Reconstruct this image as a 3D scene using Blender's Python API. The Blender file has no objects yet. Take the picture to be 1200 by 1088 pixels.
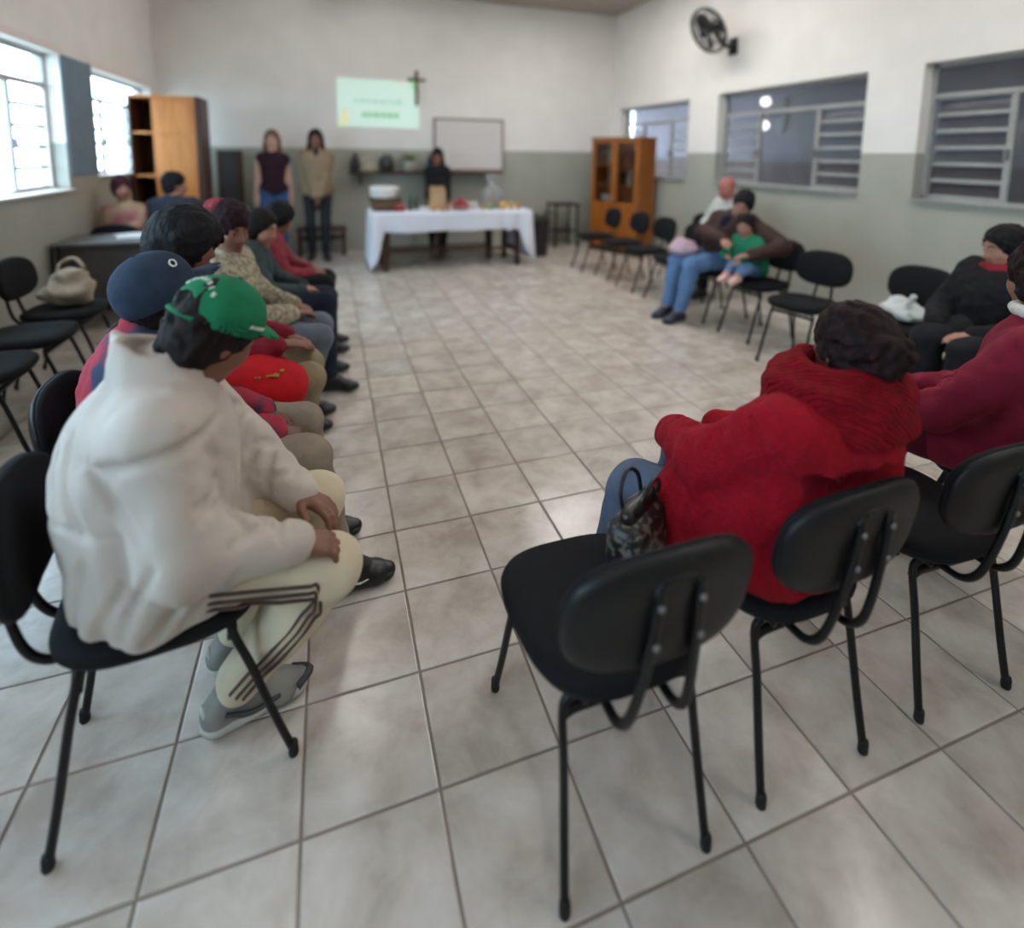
import bpy, bmesh, math, random
import numpy as np
from mathutils import Vector, Matrix
random.seed(7)
D = bpy.data
C = bpy.context.scene.collection
SC = bpy.context.scene

# ------------------------------------------------------------------ camera
cam_d = D.cameras.new('camera'); cam = D.objects.new('camera', cam_d); C.objects.link(cam); SC.camera = cam
cam_d.sensor_fit = 'HORIZONTAL'; cam_d.sensor_width = 36.0
cam_d.lens = 634.306 / 1200 * 36
cam_d.shift_x = 0.0003; cam_d.shift_y = -(544 - 261.54) / 1200
cam_d.clip_start = 0.05
def cam_matrix(yaw, pit, rol, loc):
    cy, sy, cp, sp = math.cos(yaw), math.sin(yaw), math.cos(pit), math.sin(pit)
    f = Vector((sy*cp, cy*cp, -sp)); r = Vector((cy, -sy, 0)); u = r.cross(f)
    r2 = math.cos(rol)*r + math.sin(rol)*u; u2 = -math.sin(rol)*r + math.cos(rol)*u
    m = Matrix((r2, u2, -f)).transposed().to_4x4(); m.translation = loc
    return m
cam.matrix_world = cam_matrix(0.3270, 0.1274, 0.0128, Vector((-0.5214, -0.7870, 1.5025)))
cam_d.dof.use_dof = True; cam_d.dof.focus_distance = 1.75; cam_d.dof.aperture_fstop = 0.75

# ------------------------------------------------------------------ world, exposure
SC.view_settings.view_transform = 'Standard'; SC.view_settings.look = 'None'
SC.view_settings.gamma = 1.0; SC.view_settings.use_curve_mapping = False
SC.view_settings.exposure = 0.24
w = D.worlds.new('sky'); SC.world = w; w.use_nodes = True
bg = w.node_tree.nodes['Background']
bg.inputs[0].default_value = (0.66, 0.84, 1.0, 1); bg.inputs[1].default_value = 13.0
LAMP_STRENGTH = 22.0
SUN = None

# ------------------------------------------------------------------ materials
def srgb(h):
    v = [int(h[i:i+2], 16)/255 for i in (0, 2, 4)]
    return tuple(x/12.92 if x <= .04045 else ((x+.055)/1.055)**2.4 for x in v) + (1,)
MATS = {}
def mat(name, col, rough=.6, col2=None, scale=30, bump=0.0, bscale=120, metal=0, spec=.5, detail=4, emit=0, coat=0, stretch=None, wave=None, mixlo=.35, mixhi=.65, sheen=0):
    if name in MATS: return MATS[name]
    m = D.materials.new(name); m.use_nodes = True; nt = m.node_tree; N = nt.nodes; L = nt.links
    b = N['Principled BSDF']
    c1 = srgb(col) if isinstance(col, str) else col
    b.inputs['Base Color'].default_value = c1
    b.inputs['Roughness'].default_value = rough; b.inputs['Metallic'].default_value = metal
    b.inputs['Specular IOR Level'].default_value = spec; b.inputs['Coat Weight'].default_value = coat
    b.inputs['Sheen Weight'].default_value = sheen
    tc = N.new('ShaderNodeTexCoord'); co = tc.outputs['Object']
    if stretch:
        mp = N.new('ShaderNodeMapping'); mp.inputs['Scale'].default_value = stretch
        L.new(co, mp.inputs[0]); co = mp.outputs[0]
    if col2:
        c2 = srgb(col2) if isinstance(col2, str) else col2
        n = N.new('ShaderNodeTexNoise'); n.inputs['Scale'].default_value = scale; n.inputs['Detail'].default_value = detail
        L.new(co, n.inputs['Vector'])
        r = N.new('ShaderNodeValToRGB'); r.color_ramp.elements[0].position = mixlo; r.color_ramp.elements[1].position = mixhi
        r.color_ramp.elements[0].color = c1; r.color_ramp.elements[1].color = c2
        L.new(n.outputs['Fac'], r.inputs[0]); L.new(r.outputs[0], b.inputs['Base Color'])
    if bump:
        if wave:
            n2 = N.new('ShaderNodeTexWave'); n2.inputs['Scale'].default_value = bscale; n2.inputs['Distortion'].default_value = wave[1]
            n2.bands_direction = wave[0]
        else:
            n2 = N.new('ShaderNodeTexNoise'); n2.inputs['Scale'].default_value = bscale; n2.inputs['Detail'].default_value = 3
        L.new(co, n2.inputs['Vector'])
        bp = N.new('ShaderNodeBump'); bp.inputs['Strength'].default_value = bump; bp.inputs['Distance'].default_value = .01
        L.new(n2.outputs['Fac'], bp.inputs['Height']); L.new(bp.outputs[0], b.inputs['Normal'])
    if emit:
        b.inputs['Emission Color'].default_value = c1; b.inputs['Emission Strength'].default_value = emit
    MATS[name] = m
    return m
def skin(name, col): 
    return mat(name, col, .55, bump=.05, bscale=220)
def fabric(name, col, col2=None, rough=.9, bump=.15, bscale=160, scale=25, **k):
    return mat(name, col, rough, col2, scale, bump, bscale, spec=.25, **k)

def split_paint(name):
    """wall: off-white above 1.55 m, grey-green gloss paint below"""
    m = D.materials.new(name); m.use_nodes = True; nt = m.node_tree; N = nt.nodes; L = nt.links; b = N['Principled BSDF']
    g = N.new('ShaderNodeNewGeometry'); s = N.new('ShaderNodeSeparateXYZ'); L.new(g.outputs['Position'], s.inputs[0])
    n = N.new('ShaderNodeTexNoise'); n.inputs['Scale'].default_value = 3; n.inputs['Detail'].default_value = 5; L.new(g.outputs['Position'], n.inputs['Vector'])
    gt = N.new('ShaderNodeMath'); gt.operation = 'GREATER_THAN'; gt.inputs[1].default_value = 1.55; L.new(s.outputs['Z'], gt.inputs[0])
    def ramp(a, c):
        r = N.new('ShaderNodeValToRGB'); r.color_ramp.elements[0].position = .3; r.color_ramp.elements[1].position = .75
        r.color_ramp.elements[0].color = srgb(a); r.color_ramp.elements[1].color = srgb(c); L.new(n.outputs['Fac'], r.inputs[0]); return r
    lo = ramp('9c9d92', 'a6a69b'); hi = ramp('dedad5', 'e6e2dd')
    mx = N.new('ShaderNodeMix'); mx.data_type = 'RGBA'; L.new(gt.outputs[0], mx.inputs[0]); L.new(lo.outputs[0], mx.inputs[6]); L.new(hi.outputs[0], mx.inputs[7])
    L.new(mx.outputs[2], b.inputs['Base Color'])
    rr = N.new('ShaderNodeMapRange'); L.new(gt.outputs[0], rr.inputs[0]); rr.inputs[3].default_value = .42; rr.inputs[4].default_value = .8
    L.new(rr.outputs[0], b.inputs['Roughness'])
    n2 = N.new('ShaderNodeTexNoise'); n2.inputs['Scale'].default_value = 90; L.new(g.outputs['Position'], n2.inputs['Vector'])
    bp = N.new('ShaderNodeBump'); bp.inputs['Strength'].default_value = .06; bp.inputs['Distance'].default_value = .01
    L.new(n2.outputs['Fac'], bp.inputs['Height']); L.new(bp.outputs[0], b.inputs['Normal'])
    return m
def tile_mat():
    m = D.materials.new('ceramic_tile'); m.use_nodes = True; nt = m.node_tree; N = nt.nodes; L = nt.links; b = N['Principled BSDF']
    g = N.new('ShaderNodeNewGeometry')
    dv = N.new('ShaderNodeVectorMath'); dv.operation = 'DIVIDE'; dv.inputs[1].default_value = (.31, .31, 1); L.new(g.outputs['Position'], dv.inputs[0])
    fl = N.new('ShaderNodeVectorMath'); fl.operation = 'FLOOR'; L.new(dv.outputs[0], fl.inputs[0])
    wn = N.new('ShaderNodeTexWhiteNoise'); wn.noise_dimensions = '2D'; L.new(fl.outputs[0], wn.inputs['Vector'])
    sc = N.new('ShaderNodeVectorMath'); sc.operation = 'SCALE'; sc.inputs[3].default_value = 7; L.new(wn.outputs['Color'], sc.inputs[0])
    ad = N.new('ShaderNodeVectorMath'); ad.operation = 'ADD'; L.new(g.outputs['Position'], ad.inputs[0]); L.new(sc.outputs[0], ad.inputs[1])
    n = N.new('ShaderNodeTexNoise'); n.inputs['Scale'].default_value = 6; n.inputs['Detail'].default_value = 6; n.inputs['Roughness'].default_value = .6; n.inputs['Distortion'].default_value = .25
    L.new(ad.outputs[0], n.inputs['Vector'])
    r = N.new('ShaderNodeValToRGB'); e = r.color_ramp.elements
    e[0].position = .32; e[0].color = srgb('a89c92'); e[1].position = .68; e[1].color = srgb('cdc5be')
    q = e.new(.5); q.color = srgb('bdb3a9')
    L.new(n.outputs['Fac'], r.inputs[0])
    hv = N.new('ShaderNodeHueSaturation'); L.new(r.outputs[0], hv.inputs['Color'])
    mr = N.new('ShaderNodeMapRange'); mr.inputs[3].default_value = .92; mr.inputs[4].default_value = 1.06; L.new(wn.outputs['Value'], mr.inputs[0]); L.new(mr.outputs[0], hv.inputs['Value'])
    L.new(hv.outputs[0], b.inputs['Base Color'])
    b.inputs['Roughness'].default_value = .21; b.inputs['Specular IOR Level'].default_value = .5
    n3 = N.new('ShaderNodeTexNoise'); n3.inputs['Scale'].default_value = 14; L.new(ad.outputs[0], n3.inputs['Vector'])
    bp = N.new('ShaderNodeBump'); bp.inputs['Strength'].default_value = .06; bp.inputs['Distance'].default_value = .01
    L.new(n3.outputs['Fac'], bp.inputs['Height']); L.new(bp.outputs[0], b.inputs['Normal'])
    return m
def glass(name, tint=(.9, .95, .96, 1), refl=.12, rough=.02, frost=0):
    if name in MATS: return MATS[name]
    m = D.materials.new(name); m.use_nodes = True; nt = m.node_tree; N = nt.nodes; L = nt.links
    N.remove(N['Principled BSDF']); o = N['Material Output']
    t = N.new('ShaderNodeBsdfTransparent'); t.inputs[0].default_value = tint
    gl = N.new('ShaderNodeBsdfGlossy'); gl.inputs['Roughness'].default_value = rough
    lw = N.new('ShaderNodeLayerWeight'); pw_ = N.new('ShaderNodeMath'); pw_.operation = 'POWER'; pw_.inputs[1].default_value = 4.0; L.new(lw.outputs['Facing'], pw_.inputs[0])
    fr = N.new('ShaderNodeMapRange'); fr.inputs[3].default_value = .04; fr.inputs[4].default_value = .75; L.new(pw_.outputs[0], fr.inputs[0])
    mx = N.new('ShaderNodeMixShader'); L.new(fr.outputs[0], mx.inputs[0]); L.new(t.outputs[0], mx.inputs[1]); L.new(gl.outputs[0], mx.inputs[2])
    out = mx.outputs[0]
    if frost:
        d = N.new('ShaderNodeBsdfTranslucent'); d.inputs[0].default_value = (.7, .72, .72, 1)
        d2 = N.new('ShaderNodeBsdfDiffuse'); d2.inputs[0].default_value = (.4, .41, .41, 1)
        m0 = N.new('ShaderNodeMixShader'); m0.inputs[0].default_value = .5; L.new(d.outputs[0], m0.inputs[1]); L.new(d2.outputs[0], m0.inputs[2])
        m2 = N.new('ShaderNodeMixShader'); m2.inputs[0].default_value = frost; L.new(out, m2.inputs[1]); L.new(m0.outputs[0], m2.inputs[2]); out = m2.outputs[0]
    L.new(out, o.inputs[0]); MATS[name] = m
    return m

# ------------------------------------------------------------------ object helpers
def link(o, parent=None):
    C.objects.link(o)
    if parent: o.parent = parent
    return o
def thing(name, label, cat, loc=(0, 0, 0), rz=0, group=None):
    o = D.objects.new(name, None); o.empty_display_size = .05; link(o); o.location = loc; o.rotation_euler = (0, 0, rz)
    tag(o, label, cat, group); return o
def tag(o, label, cat, group=None):
    o['label'] = label; o['category'] = cat
    if group: o['group'] = group
    return o
def obj(name, me, m, parent=None, smooth=True, label=None, kind=None):
    if isinstance(me, bmesh.types.BMesh):
        b = me; me = D.meshes.new(name); bmesh.ops.recalc_face_normals(b, faces=b.faces); b.to_mesh(me); b.free()
    if m is not None and not me.materials: me.materials.append(m)
    if smooth and len(me.polygons): me.polygons.foreach_set('use_smooth', np.ones(len(me.polygons), bool))
    o = link(D.objects.new(name, me), parent)
    if label: o['label'] = label
    if kind: o['kind'] = kind
    return o
def copy_tree(o, parent=None):
    c = o.copy(); link(c)
    if parent: c.parent = parent
    for ch in list(o.children): copy_tree(ch, c)
    return c
def box(bm, x0, x1, y0, y1, z0, z1, bev=0, M=None):
    r = bmesh.ops.create_cube(bm, size=1, matrix=Matrix.Translation(((x0+x1)/2, (y0+y1)/2, (z0+z1)/2)) @ Matrix.Diagonal((x1-x0, y1-y0, z1-z0, 1)))
    vs = r['verts']
    if bev:
        es = list({e for v in vs for e in v.link_edges})
        rb = bmesh.ops.bevel(bm, geom=es, offset=bev, segments=2, affect='EDGES', profile=.5)
        vs = list({v for f in rb['faces'] for v in f.verts} | {v for v in vs if v.is_valid})
    if M is not None: bmesh.ops.transform(bm, matrix=M, verts=vs)
    return vs
def bx(*a, **k):
    bm = bmesh.new(); box(bm, *a, **k); return bm
def lathe(bm, prof, n=24, cx=0, cy=0):
    rings = []
    for r, z in prof:
        rings.append([bm.verts.new((cx+r*math.cos(2*math.pi*i/n), cy+r*math.sin(2*math.pi*i/n), z)) for i in range(n)] if r > 1e-6 else [bm.verts.new((cx, cy, z))])
    for a, b in zip(rings, rings[1:]):
        for i in range(n):
            j = (i+1) % n
            vs = [a[i % len(a)], a[j % len(a)], b[j % len(b)], b[i % len(b)]]
            vs = list(dict.fromkeys(vs))
            if len(vs) > 2: bm.faces.new(vs)
    for rr in (rings[0], rings[-1]):
        if len(rr) > 2: bm.faces.new(rr)
    return bm
def spline(pts, sub=6):
    P = [np.array(p, float) for p in pts]
    if len(P) < 3: return P
    out = []
    Q = [2*P[0]-P[1]] + P + [2*P[-1]-P[-2]]
    for i in range(1, len(Q)-2):
        a, b, c, d = Q[i-1], Q[i], Q[i+1], Q[i+2]
        for s in range(sub):
            t = s/sub
            out.append(.5*((2*b)+(-a+c)*t+(2*a-5*b+4*c-d)*t*t+(-a+3*b-3*c+d)*t**3))
    out.append(P[-1]); return out
def tube(bm, pts, r, n=8, closed=False, flat=1.0):
    P = [Vector(p) for p in pts]; m = len(P); rings = []
    up = Vector((0, 0, 1)); prev = None
    for i in range(m):
        if closed: t = P[(i+1) % m] - P[i-1]
        else: t = P[min(i+1, m-1)] - P[max(i-1, 0)]
        t.normalize()
        if prev is None:
            a = t.cross(up) if abs(t.z) < .95 else t.cross(Vector((1, 0, 0)))
        else: a = prev - t*prev.dot(t)
        a.normalize(); prev = a; b = t.cross(a)
        rr = r[i] if isinstance(r, (list, tuple)) else r
        rings.append([bm.verts.new(P[i] + rr*(math.cos(2*math.pi*k/n)*a + flat*math.sin(2*math.pi*k/n)*b)) for k in range(n)])
    seq = list(zip(rings, rings[1:])) + ([(rings[-1], rings[0])] if closed else [])
    for a, b in seq:
        for k in range(n): bm.faces.new((a[k], a[(k+1) % n], b[(k+1) % n], b[k]))
    if not closed:
        bm.faces.new(rings[0][::-1]); bm.faces.new(rings[-1])
    return bm
def tb(pts, r, n=8, sub=6, **k):
    bm = bmesh.new(); return tube(bm, spline(pts, sub) if sub else pts, r, n, **k)
def ball(bm, c, r, sub=2):
    rr = r if isinstance(r, (tuple, list)) else (r, r, r)
    bmesh.ops.create_icosphere(bm, subdivisions=sub, radius=1, matrix=Matrix.Translation(c) @ Matrix.Diagonal((*rr, 1)))
    return bm

# ------------------------------------------------------------------ signed-distance modelling (smooth solid bodies)
def V(*a): return np.array(a if len(a) > 1 else a[0], np.float32)
def unit(a): a = np.asarray(a, np.float32); return a/np.linalg.norm(a)
class Solid:
    def __init__(s): s.ops = []
    def cone(s, a, b, ra, rb=None, k=.03, op='u', sq=None):
        s.ops.append(('c', op, V(a), V(b), ra, ra if rb is None else rb, k, sq)); return s
    def ell(s, c, r, k=.03, op='u', R=None):
        s.ops.append(('e', op, V(c), V(r) if not np.isscalar(r) else V(r, r, r), R, 0, k, None)); return s
    def box(s, c, h, rd=.01, k=.02, op='u', R=None):
        s.ops.append(('b', op, V(c), V(h), R, rd, k, None)); return s
    def cut(s, p, n, k=.01):      # keep the side opposite to n
        s.ops.append(('p', 'i', V(p), unit(n), 0, 0, k, None)); return s
    @staticmethod
    def prim(o, P):
        t = o[0]
        if t == 'c':
            a, b, ra, rb, sq = o[2], o[3], o[4], o[5], o[7]
            ba = b-a; pa = P-a; L2 = float(ba@ba)+1e-9
            h = np.clip((pa@ba)/L2, 0, 1); q = pa-h[..., None]*ba
            if sq is not None:      # squash along a direction: sq=(dir, factor)
                d, f = sq; qd = q@d; q = q + (qd*(1/f-1))[..., None]*d
            return np.sqrt((q*q).sum(-1)) - (ra+(rb-ra)*h)
        if t == 'e':
            p = P-o[2]
            if o[4] is not None: p = p@o[4].T
            r = o[3]; k0 = np.sqrt(((p/r)**2).sum(-1)); k1 = np.sqrt(((p/(r*r))**2).sum(-1))+1e-9
            return k0*(k0-1)/k1
        if t == 'b':
            p = P-o[2]
            if o[4] is not None: p = p@o[4].T
            q = np.abs(p)-(o[3]-o[5])
            return np.sqrt((np.maximum(q, 0)**2).sum(-1)) + np.minimum(q.max(-1), 0) - o[5]
        return (P-o[2])@o[3]
    @staticmethod
    def bounds(o):
        if o[0] == 'c':
            r = max(o[4], o[5])*(max(1, o[7][1]) if o[7] is not None else 1)
            return np.minimum(o[2], o[3])-r, np.maximum(o[2], o[3])+r
        R = float(np.linalg.norm(o[3])) if o[4] is not None else o[3]
        return o[2]-R, o[2]+R
    @staticmethod
    def join(F, d, op, k):
        if op == 'u':
            h = np.maximum(k-np.abs(F-d), 0)/k; return np.minimum(F, d)-h*h*k*.25
        if op == 's': d = -d
        h = np.maximum(k-np.abs(F-d), 0)/k; return np.maximum(F, d)+h*h*k*.25
    def at(s, P):
        F = np.full(P.shape[:-1], 1., np.float32)
        for o in s.ops: F = s.join(F, s.prim(o, P), o[1], o[6])
        return F
    def mesh(s, h, wob=None):
        lo = np.min([s.bounds(o)[0] for o in s.ops if o[1] == 'u'], 0)-.03-2*h
        hi = np.max([s.bounds(o)[1] for o in s.ops if o[1] == 'u'], 0)+.03+2*h
        n = np.ceil((hi-lo)/h).astype(int)+1
        F = np.full(n, 1., np.float32)
        ax = [lo[i]+h*np.arange(n[i], dtype=np.float32) for i in range(3)]
        for o in s.ops:
            if o[0] == 'p': a, b = np.zeros(3, int), n
            else:
                l, u = s.bounds(o); pad = o[6]+2.5*h
                a = np.maximum(np.floor((l-pad-lo)/h).astype(int), 0); b = np.minimum(np.ceil((u+pad-lo)/h).astype(int)+1, n)
            if (b <= a).any(): continue
            P = np.stack(np.meshgrid(*[ax[i][a[i]:b[i]] for i in range(3)], indexing='ij'), -1)
            sl = tuple(slice(a[i], b[i]) for i in range(3))
            F[sl] = s.join(F[sl], s.prim(o, P), o[1], o[6])
        if wob:
            I = np.nonzero(np.abs(F) < .03+4*h)
            P = np.stack([ax[i][I[i]] for i in range(3)], -1)
            F[I] += wob(P)
        return surface_nets(F, lo, h)
def surface_nets(F, lo, h):
    s = (F < 0)
    c = np.zeros(tuple(np.array(F.shape)-1), np.int8)
    for dx in (0, 1):
        for dy in (0, 1):
            for dz in (0, 1):
                c += s[dx:F.shape[0]-1+dx, dy:F.shape[1]-1+dy, dz:F.shape[2]-1+dz]
    I = np.nonzero((c > 0) & (c < 8)); m = len(I[0])
    idx = np.full(c.shape, -1, np.int32); idx[I] = np.arange(m)
    acc = np.zeros((m, 3), np.float32); cnt = np.zeros(m, np.float32)
    G = {}
    for q in range(8):
        o = (q & 1, q >> 1 & 1, q >> 2); G[o] = F[I[0]+o[0], I[1]+o[1], I[2]+o[2]]
    for a in range(3):
        for e in range(4):
            o = [0, 0, 0]; o[(a+1) % 3] = e & 1; o[(a+2) % 3] = e >> 1; o1 = list(o); o1[a] = 1
            f0, f1 = G[tuple(o)], G[tuple(o1)]; x = (f0 < 0) != (f1 < 0)
            t = np.where(x, f0/np.where(x, f0-f1, 1), 0)
            p = np.array(o, np.float32)[None].repeat(m, 0); p[:, a] = t
            acc[x] += p[x]; cnt[x] += 1
    v = lo + h*(np.stack(I, -1)+acc/cnt[:, None])
    Q = []
    for a in range(3):
        b, d = (a+1) % 3, (a+2) % 3
        sa = [slice(None)]*3; sb = [slice(None)]*3; sa[a] = slice(0, -1); sb[a] = slice(1, None)
        A, B = s[tuple(sa)], s[tuple(sb)]
        E = np.array(np.nonzero(A != B)); E = E[:, (E[b] > 0) & (E[d] > 0) & (E[b] < F.shape[b]-1) & (E[d] < F.shape[d]-1)]
        ins = A[tuple(E)]
        def g(ob, od):
            e = E.copy(); e[b] -= ob; e[d] -= od; return idx[tuple(e)]
        q = np.stack([g(1, 1), g(0, 1), g(0, 0), g(1, 0)], -1)
        q[~ins] = q[~ins][:, ::-1]; Q.append(q)
    Q = np.concatenate(Q)
    me = D.meshes.new('solid'); nq = len(Q)
    me.vertices.add(m); me.vertices.foreach_set('co', v.astype(np.float32).ravel())
    me.loops.add(nq*4); me.loops.foreach_set('vertex_index', Q.astype(np.int32).ravel())
    me.polygons.add(nq); me.polygons.foreach_set('loop_start', np.arange(0, nq*4, 4, dtype=np.int32))
    me.update(calc_edges=True); me.validate(); return me
def folds(amp, freq, seed, ax=(1, 1, 1)):
    R = np.random.RandomState(seed); K = R.normal(size=(7, 3))*freq*np.array(ax); ph = R.rand(7)*6.28
    K = K.astype(np.float32)
    def f(P):
        w_ = P + .03*np.sin(P[:, [1, 2, 0]]*freq*.7+ph[:3].astype(np.float32))
        return (amp*np.sin(w_@K.T+ph.astype(np.float32)).sum(-1)/2.6).astype(np.float32)
    return f

# ------------------------------------------------------------------ the room
XL, XR, YN, YB, ZC = -2.68, 4.2, -4.2, 7.75, 3.85
WT = .2
paint = split_paint('two_tone_paint')
def struct(name, bm, m, parent=None, smooth=False):
    o = obj(name, bm, m, parent, smooth)
    if not parent: o['kind'] = 'structure'
    return o
ceil_m = mat('ceiling_paint', 'a89f95', .9, 'b0a79d', 2)
grout = mat('grout', '7d7068', .9, '8d8076', 8)
floor = struct('floor', bx(XL-.2, XR+.2, YN-.2, YB+.2, -.12, -.004), grout)
tile_m = tile_mat()
T = .31; half = T/2-.0035
def tile_into(bm, cx, cy):
    b = .0035; zs = ((half, -.006), (half, -.0022), (half-b*.35, -.0006), (half-b, 0))
    rings = [[bm.verts.new((cx+sx*r, cy+sy*r, z)) for sx, sy in ((-1, -1), (1, -1), (1, 1), (-1, 1))] for r, z in zs]
    for a, c in zip(rings, rings[1:]):
        for i in range(4): bm.faces.new((a[i], a[(i+1) % 4], c[(i+1) % 4], c[i]))
    bm.faces.new(rings[-1])
bm = bmesh.new(); tile_into(bm, 0, 0)
tile_me = D.meshes.new('tile'); bm.to_mesh(tile_me); bm.free(); tile_me.materials.append(tile_m)
spots = []
cw, cl = cam.matrix_world.translation.copy(), cam.matrix_world.inverted()
for i in range(-9, 14):
    for j in range(-14, 25):
        x, y = (i+.5)*T, (j+.5)*T
        if not (XL < x < XR and YN < y < YB): continue
        p = cl @ Vector((x, y, 0)); dz = -p.z
        vis = dz > .3 and abs(p.x/dz)*634 < 640 and -880 < p.y/dz*634 < 260
        under = (x > 2.9) or (x < -1.9)                      # behind the seats
        spots.append((0 if vis and not under else 1, dz if vis else 99, x, y))
spots.sort()
for _, _, x, y in spots[:300]:
    o = link(D.objects.new('tile', tile_me), floor); o.location = (x, y, 0)
bm = bmesh.new()
for _, _, x, y in spots[300:]: tile_into(bm, x, y)
obj('tile_field', bm, tile_m, floor, False, kind='stuff')

def wall_x(name, xa, xb, holes, m):
    """wall along y with rectangular window openings"""
    bm = bmesh.new(); y = YN-.2
    for a, b, z0, z1 in sorted(holes):
        box(bm, xa, xb, y, a, 0, ZC); box(bm, xa, xb, a, b, 0, z0); box(bm, xa, xb, a, b, z1, ZC); y = b
    box(bm, xa, xb, y, YB+.2, 0, ZC)
    return struct(name, bm, m)
LH = [(-2.3, -.3, 1.15, 2.29), (.33, 2.33, 1.15, 2.29), (2.98, 4.98, 1.13, 2.3), (5.63, 7.5, 1.22, 2.28)]
RH = [(-2.2, -.2, 1.15, 2.29), (.5, 2.5, 1.15, 2.29), (3.0, 5.02, 1.16, 2.29), (5.61, 7.45, 1.16, 2.27)]
wall_x('wall_left', XL-WT, XL, LH, paint)
wall_x('wall_right', XR, XR+WT, RH, paint)
struct('wall_back', bx(XL, XR, YB, YB+.2, 0, ZC), paint)
struct('wall_front', bx(XL, XR, YN-.2, YN, 0, ZC), paint)
struct('ceiling', bx(XL-.2, XR+.2, YN-.2, YB+.2, ZC, ZC+.15), ceil_m)

white_steel = mat('white_steel', 'b9b5b4', .5, 'aeaaa9', 20)
grey_steel = mat('grey_steel', '9b9c98', .5, '8e8f8b', 20)
dark_rail = mat('rail_steel', '6c6e70', .5)
pane_l = glass('window_glass', (.88, .95, .97, 1)); pane_r = glass('dim_glass', (.7, .7, .72, 1), rough=.08, frost=.12)
sill_m = mat('sill_paint', 'd8d4d0', .5, 'c9c5c1', 12)
def window(n, xw, sx, y0, y1, z0, z1, steel, pane, rows):
    root = D.objects.new('window_%d' % n, None); link(root); root['kind'] = 'structure'
    xf = xw + sx*.13; root.location = (xf, (y0+y1)/2, z0); w_ = y1-y0; h = z1-z0; hw = w_/2; zt = h-.27
    bm = bmesh.new(); t = .035; d = .02
    for a in ((-hw, -hw+t, 0, h), (hw-t, hw, 0, h), (-hw, hw, 0, t), (-hw, hw, h-t, h)): box(bm, -d, d, a[0], a[1], a[2], a[3])
    obj('frame', bm, steel, root, False)
    obj('transom', bx(-d, d, -hw+t, hw-t, zt-.022, zt+.022, .004), steel, root, False)
    bays = [(-hw+t, -hw+.3*w_), (-hw+.3*w_, hw-.3*w_), (hw-.3*w_, hw-t)]
    for yy in (bays[0][1], bays[1][1]): obj('mullion', bx(-d, d, yy-.022, yy+.022, t, zt-.022, .004), steel, root, False)
    obj('top_pane', bx(-.003, .003, -hw+t, hw-t, zt+.022, h-t), pane, root, False)
    obj('fixed_pane', bx(-.003, .003, bays[1][0]+.022, bays[1][1]-.022, t, zt-.022), pane, root, False)
    rh = (zt-.022-t)/rows
    for k, (a, b) in enumerate((bays[0], bays[2])):
        wl = (b-a)-.03; yc = (a+b)/2 + (.01 if k == 0 else -.01)
        rail = bx(-.014, .014, -wl/2, wl/2, -.016, .016, .003); rme = D.meshes.new('rail'); bmesh.ops.recalc_face_normals(rail, faces=rail.faces); rail.to_mesh(rme); rail.free()
        lou = bx(-.003, .003, -wl/2, wl/2, .011, rh-.008); lme = D.meshes.new('louvre'); bmesh.ops.recalc_face_normals(lou, faces=lou.faces); lou.to_mesh(lme); lou.free()
        rme.materials.append(steel); lme.materials.append(pane)
        for r in range(rows):
            z = t+r*rh
            o = link(D.objects.new('rail', rme), root); o.location = (0, yc, z+.006)
            o = link(D.objects.new('louvre', lme), root); o.location = (0, yc, z); o.rotation_euler = (0, sx*.30, 0)
        obj('latch', bx(-.03, .02, -.012, .012, -.04, .04, .004), dark_rail, root, False).location = (-sx*.03, b if k == 0 else a, zt*.45)
    obj('sill', bx(min(-sx*.17, sx*.06), max(-sx*.17, sx*.06), -hw+.001, hw-.001, -.0005, .02, .004), sill_m if sx < 0 else grey_steel, root, False)
    return root
for n, hh in enumerate(LH): window(n+1, XL, -1, *hh, white_steel, pane_l, 5)
for n, hh in enumerate(RH): window(n+5, XR, 1, *hh, grey_steel, pane_r, 6)
blue_grey = mat('blue_grey_paint', '6d8290', .55, '64798a', 6)
tr = struct('trim_1', bx(XL-.001, XL+.02, 5.0, 5.6, 1.25, 2.3, .004), blue_grey)
# white ledges round the left windows (bright reveals)
for i, (a, b, z0, z1) in enumerate(LH[2:]):
    bm = bmesh.new()
    box(bm, XL, XL+.018, a-.05, b+.05, z1, z1+.06, .003); 
    struct('trim_%d' % (i+2), bm, mat('pink_white_trim', 'e2d3cf', .6))

# ------------------------------------------------------------------ outside
concrete = mat('yard_concrete', 'b7b3ab', .9, 'a8a49c', 2, bump=.1, bscale=20)
struct('ground', bx(-30, 30, -25, 30, -.5, -.13), concrete)
beige = mat('beige_stucco', 'd9bf9f', .9, 'cfb493', 5, bump=.1, bscale=60)
nb = thing('neighbour_house', 'beige neighbouring house seen outside the leftmost window', 'building', (-9, 9.2, -.13))
obj('wall', bx(-2, 2, -3.4, 2.0, 0, 3.6), beige, nb, False)
gm = mat('brown_gate_metal', '8a7a74', .6, '76665f', 8)
for k in range(18): obj('gate_slat', bx(2.05, 2.09, -3.3+k*.14, -3.19+k*.14, .1, 2.0, .005), gm, nb, False)
roofm = mat('roof_fibre', '8f9095', .8, '80828a', 4)
bm = bmesh.new(); box(bm, -2.6, 2.6, -3.8, 2.4, -.05, .05, M=Matrix.Translation((0, 0, 3.7)) @ Matrix.Rotation(.12, 4, 'Y')); obj('roof', bm, roofm, nb, False)
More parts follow.
